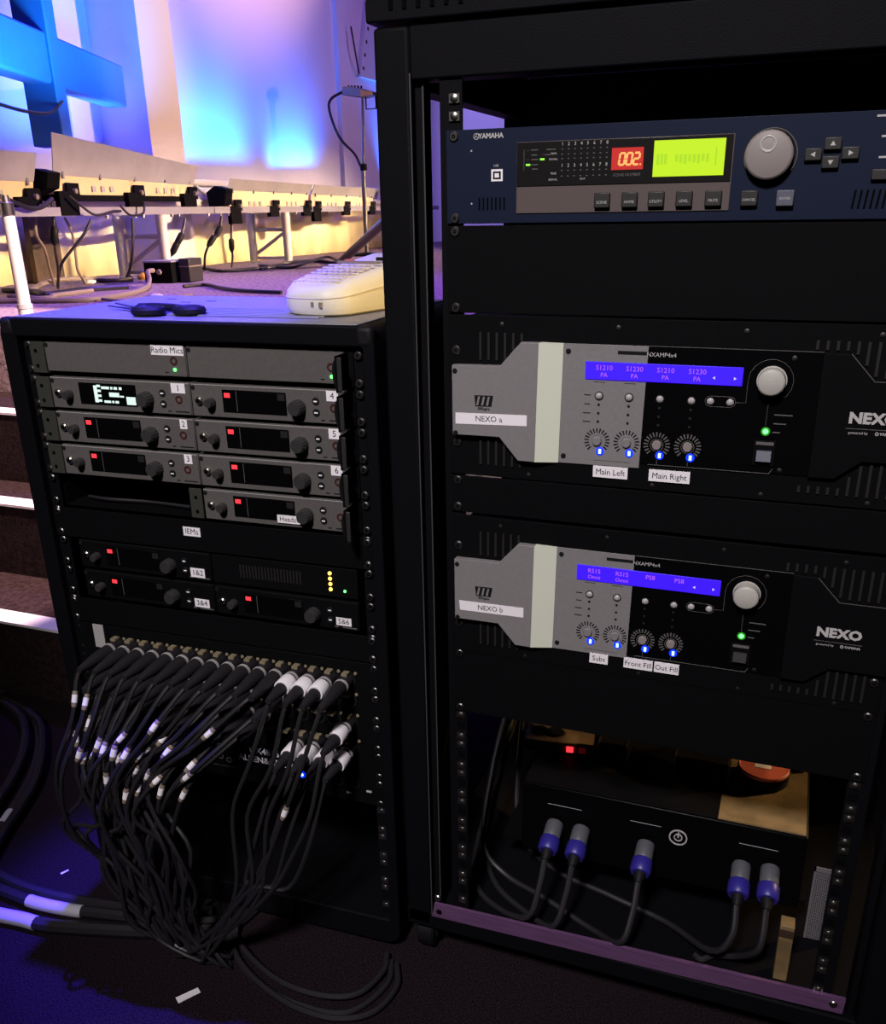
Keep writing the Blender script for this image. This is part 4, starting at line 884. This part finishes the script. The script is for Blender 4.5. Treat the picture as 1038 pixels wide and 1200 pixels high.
# LED light of the battens up the wall, plus two added for the cross
def led(s,z,tz,watts,w_=.42,sh=0,dy=.13,col=(.012,.14,1)):
    d=Vector((math.cos(TR),math.sin(TR),0)); n_=Vector((-math.sin(TR),math.cos(TR),0))
    p=TA+d*s+n_*dy+Vector((0,0,z)); q_=Vector((-3.0,(TA+d*(s+sh)).y,ST_Z+tz))
    area('batten_or_added_led',p,q_,watts,col,w_,.04,110)
led(-.05,.52,1.05,17,.5,col=(.03,.08,1)); led(1.30,.505,.93,17,.75); led(2.25,.505,.93,12,.6); led(3.6,.52,1.3,34,.7); led(-.75,.585,2.2,10,1.1,.0,-.42,(.04,.44,1)); led(.10,.585,2.2,7,.5,.0,-.36,(.02,.30,1))  # last two are added without a fixture, to light the cross

dn=Vector((-.457,1.21,0)).normalized(); ca=math.atan2(dn.y,dn.x)
cr=thing('wooden_cross','large painted wooden cross standing out from the white wall','cross',(-2.49,2.20,ST_Z+.53),ca)
MB().box(-.9,.84,-.05,.05,.215,.390).build('cross_arm',M['cross'],cr,.012); MB().box(-.045,.055,-.062,.062,0,2.2).build('cross_upright',M['cross'],cr,.006)
MB().tube(spline([(-1.0,-.02,.17),(-.6,-.06,.10),(-.2,-.07,.10),(.0,-.06,.16)],6),.006,6).build('hanging_wire',M['cable'],cr)
# skirt cloth behind the truss legs
sk=MB(); n_=200; pts=[]
for i in range(n_+1):
    y=1.2+i*.028; f=.018*math.sin(i*.42)+.012*math.sin(i*.17+1)+.007*math.sin(i*1.1)
    pts.append((-2.93+f,y))
for x,y in pts: sk.v+=[(x,y,ST_Z+.002),(x-.01,y,ST_Z+.33)]
sk.f=[(2*i,2*i+2,2*i+3,2*i+1) for i in range(n_)]; sk.m=[0]*n_
o=sk.build('skirt_cloth',M['cloth']); tag(o,'cream pleated skirt cloth hanging behind the truss legs','cloth')
m_=o.modifiers.new('thickness','SOLIDIFY'); m_.thickness=.004
o=thing('brown_board','dark brown board leaning against the skirt cloth behind the truss','board',(-2.86,2.44,ST_Z)); MB().box(-.02,.01,-.07,.10,.001,.31).build('board',M['brown'],o,.002)
# white end leg at the stage edge
o=thing('end_leg','stout white tubular leg at the stage edge left of the low rack case','leg',(-1.715,1.125,ST_Z)); MB().rev((0,0,0),(0,0,1),[(0,.020),(.05,.020),(.052,.0175),(.29,.0165)],18).build('tube',M['truss'],o); MB().rev((0,0,.04),(0,0,1),[(0,.0215),(.012,.0215)],18).build('collar',M['bead'],o); MB().rev((0,0,.285),(0,0,1),[(0,.019),(.03,.019),(.034,.012),(.05,.010)],14).build('top_coupler',M['steel'],o)
MB().tube([(0,0,.31),(-.55,.03,.31)],.012,10).build('side_tube',M['truss'],o)
# black floor box with its grey cable
o=thing('floor_box','black floor box on the stage with a grey cable entering its front','floor box',(-2.315,2.50,ST_Z),.13)
MB().box(-.055,.078,0,.11,.002,.088).build('box',M['black'],o,.003); MB().box(-.058,.081,-.002,.115,.086,.093).build('box_lid',M['trussbar'],o,.002); MB().rev((.02,-.001,.048),(0,-1,0),[(0,.012),(.012,.010)],12).build('cable_gland',M['greycable'],o)
o=thing('grey_case','grey case beside the black floor box','case',(-2.215,2.555,ST_Z),.13); MB().box(-.015,.035,0,.12,.002,.100).build('case',M['button'],o,.004); MB().box(-.017,.037,-.002,.122,.065,.07).build('case_rim',M['greycable'],o)  # case takes a dark material for the shade it stands in
def scable(name,label,pts,r,m='cable',plugs=(),group='cables about the truss'):
    b=Vector(pts[0]); o=thing(name,label,'cable',(b.x,b.y,b.z),0,group); sp=spline([Vector(p)-b for p in pts],6)
    MB().tube(sp,r,8).build('cable',M[m],o)
    for f in plugs:
        i=int(f*(len(sp)-2)); d=(sp[i+1]-sp[i]).normalized(); MB().rev(sp[i]-d*.035,d,[(0,.008),(.01,.015),(.05,.015),(.07,.007)],10).build('inline_plug',M['rubber'],o)
    return o
zf=ST_Z+.008
scable('drop_cable','black lead with inline plug hanging under the near end of the truss',[(-2.397,2.039,1.079),(-2.40,2.035,.988),(-2.41,2.03,.902),(-2.44,2.06,.82),(-2.52,2.13,zf)],.0055,'cable',(.40,))
scable('drop_cable','slanting black lead from the truss bar down towards the brown board',[(-2.36,2.199,1.0),(-2.375,2.16,.945),(-2.41,2.12,.89),(-2.46,2.10,.83),(-2.55,2.16,zf)],.0055)
scable('drop_cable','black lead hanging between the two near truss legs',[(-2.417,2.522,1.0),(-2.42,2.515,.935),(-2.43,2.51,.867),(-2.47,2.53,.80),(-2.56,2.60,zf)],.0055)
scable('drop_cable','black lead with two inline plugs hanging right of the near truss legs',[(-2.43,2.918,.995),(-2.435,2.88,.925),(-2.46,2.85,.864),(-2.50,2.85,.81),(-2.60,2.95,zf)],.0055,'cable',(.35,.55))
scable('drop_cable','black lead with two inline plugs hanging left of the middle batten',[(-2.483,3.316,1.03),(-2.487,3.26,.927),(-2.50,3.20,.877),(-2.53,3.19,.82),(-2.62,3.30,zf)],.006,'cable',(.3,.5))
scable('drop_cable','short black lead hanging straight below the middle batten bracket',[(-2.514,3.441,1.0),(-2.515,3.42,.91),(-2.52,3.42,.848),(-2.54,3.45,.80),(-2.60,3.52,zf)],.0055,'cable',(.5,))
scable('drop_cable','pale lead hanging in front of the brown board',[(-2.498,2.05,1.011),(-2.50,2.04,.949),(-2.51,2.08,.895),(-2.54,2.12,.83),(-2.65,2.25,zf)],.0055,'greycable')
scable('drop_cable','pale lead with white plug hanging right of the brown board',[(-2.513,2.223,1.009),(-2.515,2.255,.943),(-2.52,2.26,.86),(-2.53,2.27,.80),(-2.55,2.33,zf)],.0055,'greycable')
scable('drop_cable','black power lead looping into the nearest batten end cap',[(-2.300,1.60,1.10),(-2.305,1.663,1.092),(-2.313,1.759,1.065),(-2.32,1.841,1.043),(-2.326,1.912,1.048),(-2.335,1.976,1.075)],.008)
scable('drop_cable','black lead looping along the bar below the nearest batten',[(-2.34,2.075,1.085),(-2.335,2.134,1.045),(-2.340,2.207,1.016),(-2.348,2.311,1.028),(-2.356,2.379,1.030)],.005)
scable('drop_cable','short doubled black lead below the nearest batten middle bracket',[(-2.36,2.385,1.050),(-2.358,2.438,1.014),(-2.366,2.533,1.02),(-2.375,2.561,1.060)],.005)
g='cables on the stage floor'
scable('floor_cable','thick grey cable arching along the stage floor behind the others',[(-2.50,1.95,zf),(-2.62,2.15,zf+.012),(-2.66,2.28,zf+.018),(-2.64,2.42,zf+.014),(-2.60,2.52,zf),(-2.52,2.60,zf)],.010,'greycable',(),g)
scable('floor_cable','grey cable with a thick black joint on the stage floor',[(-2.431,1.777,zf),(-2.28,1.70,zf),(-2.19,1.73,zf),(-2.252,1.809,zf),(-2.259,1.919,zf),(-2.266,2.035,zf)],.009,'greycable',(),g)
scable('floor_cable','grey cable running along the stage floor into the black floor box',[(-2.30,1.58,zf),(-2.227,1.61,zf),(-2.099,1.635,zf),(-1.989,1.721,zf),(-2.02,1.953,zf),(-2.10,2.15,zf+.004),(-2.22,2.33,zf+.02),(-2.30,2.43,zf+.045),(-2.315,2.485,zf+.047)],.010,'greycable',(),g)
scable('floor_cable','thick black cable lying between the grey ones on the stage floor',[(-2.646,1.971,zf),(-2.45,1.924,zf),(-2.305,1.836,zf),(-2.32,1.96,zf),(-2.326,2.066,zf),(-2.234,2.208,zf)],.013,'cable',(),g)
scable('floor_cable','slim black cable curling right of the black floor box',[(-2.022,2.286,zf),(-1.985,2.382,zf),(-1.805,2.235,zf),(-1.648,2.141,zf),(-1.457,2.097,zf)],.007,'cable',(),g)
scable('floor_cable','tangled black cable on the stage floor by the far truss legs, upper strand',[(-2.323,3.364,zf),(-2.42,3.70,zf),(-2.40,3.85,zf+.01),(-2.434,4.171,zf),(-2.189,3.918,zf),(-2.086,3.842,zf)],.008,'cable',(),g)
scable('floor_cable','tangled black cable on the stage floor by the far truss legs, lower strand',[(-2.50,3.646,zf),(-2.234,3.517,zf),(-2.259,3.748,zf+.012),(-2.449,4.364,zf+.012),(-2.096,3.842,zf),(-2.0,3.7,zf)],.008,'cable',(),g)
scable('floor_cable','black cable lying straight at the foot of the skirt cloth',[(-2.80,3.43,zf),(-2.688,3.401,zf),(-2.455,3.212,zf),(-2.389,3.429,zf),(-2.325,3.585,zf)],.008,'cable',(),g)
scable('floor_cable','brown cable end with a white plug just behind the low rack case',[(-1.957,1.727,zf),(-1.848,1.683,zf),(-1.853,1.779,zf),(-1.851,1.848,zf),(-1.758,1.797,zf),(-1.735,1.939,zf)],.006,'greycable',(),g)
o=thing('white_plug','white plug lying on the stage floor just behind the low rack case','plug',(-1.83,1.83,ST_Z),.5); MB().rev((0,0,.0105),(1,0,0),[(0,.006),(.006,.010),(.028,.009),(.042,.005)],12).build('plug_body',M['nosing'],o); MB().rev((0,0,.0105),(-1,0,0),[(0,.005),(.014,.004)],10).build('strain_relief',M['greycable'],o)
o=thing('white_plug','white plug lying at the foot of the brown board','plug',(-2.60,2.39,ST_Z),1.2); MB().rev((0,0,.0105),(1,0,0),[(0,.006),(.006,.010),(.028,.009),(.042,.005)],12).build('plug_body',M['nosing'],o); MB().rev((0,0,.0105),(-1,0,0),[(0,.005),(.014,.004)],10).build('strain_relief',M['greycable'],o)
o=thing('orange_gel','orange gel sheet scrap between the near truss legs','gel',(-2.55,2.72,ST_Z),.6); MB().rev((0,0,.002),(0,0,1),[(0,.030),(.012,.034),(.028,.012)],12).build('gel',M['orange'],o)
# leaning handrail behind the keypad device
a,b_=Vector((-2.082,3.782,ST_Z+.012)),Vector((-1.65,3.472,.968)); d=(b_-a)
o=thing('handrail','dark round metal handrail slanting up behind the cream keypad device','handrail',a)
MB().tube([(0,0,0),d*.6,d*1.15],.022,14).build('rail',M['darksteel'],o); MB().rev((0,0,-.010),(0,0,1),[(0,.05),(.008,.05),(.012,.03)],16).build('base_flange',M['rubber'],o)
q_=d*1.12; MB().tube([q_,(q_.x,q_.y,-.01)],.018,12).build('support_post',M['darksteel'],o)
# stand with a small clamp light at its top
o=thing('lamp_stand','thin black stand with a flat clamp light on top and a looping lead','stand',(-2.437,4.889,ST_Z))
MB().rev((0,0,.002),(0,0,1),[(0,.11),(.012,.11),(.02,.03)],20).build('base',M['black'],o)
MB().rev((0,0,.01),(0,0,1),[(0,.015),(.53,.015)],12).build('lower_tube',M['darksteel'],o); MB().rev((.005,0,.54),(.012,0,.38),[(0,.010),(.40,.009)],12).build('upper_tube',M['darksteel'],o); MB().rev((.004,0,.52),(0,0,1),[(0,.022),(.04,.022)],12).build('clutch',M['black'],o)
hd=MB().prism([(-.100,.955),(-.095,1.00),(-.05,1.0),(.03,.985),(.11,.962),(.112,.945),(.03,.935)],-.05,.05).build('lamp_head',M['darksteel'],o,.004)
for k in range(5): MB().cyl((-.075+k*.022,0,.998-k*.002),(0,0,1),.006,.014,8).build('knob',M['black'],hd)
MB().prism([(.03,.975),(.11,.963),(.112,.945),(.03,.938)],-.052,-.05).build('lamp_face',M['orange'],hd)
MB().tube([(.05,-.02,.94),(.05,-.02,.87),(.10,.02,.875),(.10,.02,.945)],.005,8).build('yoke',M['black'],o)
MB().tube(spline([(-.09,-.02,.98),(-.168,-.065,.935),(-.183,-.070,.867),(-.135,-.052,.72),(-.049,-.019,.62),(-.006,-.02,.545)],7),.0085,8).build('lead',M['cable'],o)
# white perforated fitting on the wall beside the tall rack
o=thing('wall_fitting','white perforated metal fitting on the wall beside the top of the tall rack','wall fitting',(-2.962,5.95,1.93))
fm=MB().prismx([(0,0),(.42,0),(.42,.62),(.22,.62)],0,.03).build('plate',M['truss'],o,.003)
for k in range(6): MB().cyl((.03,.06+k*.036,.06+k*.09),(1,0,0),.013,.002,10).build('hole',M['ink'],fm)
MB().tube(spline([(.02,.0,.02),(.05,-.10,.12),(.04,-.14,.30)],5),.007,6).build('lead',M['cable'],o)
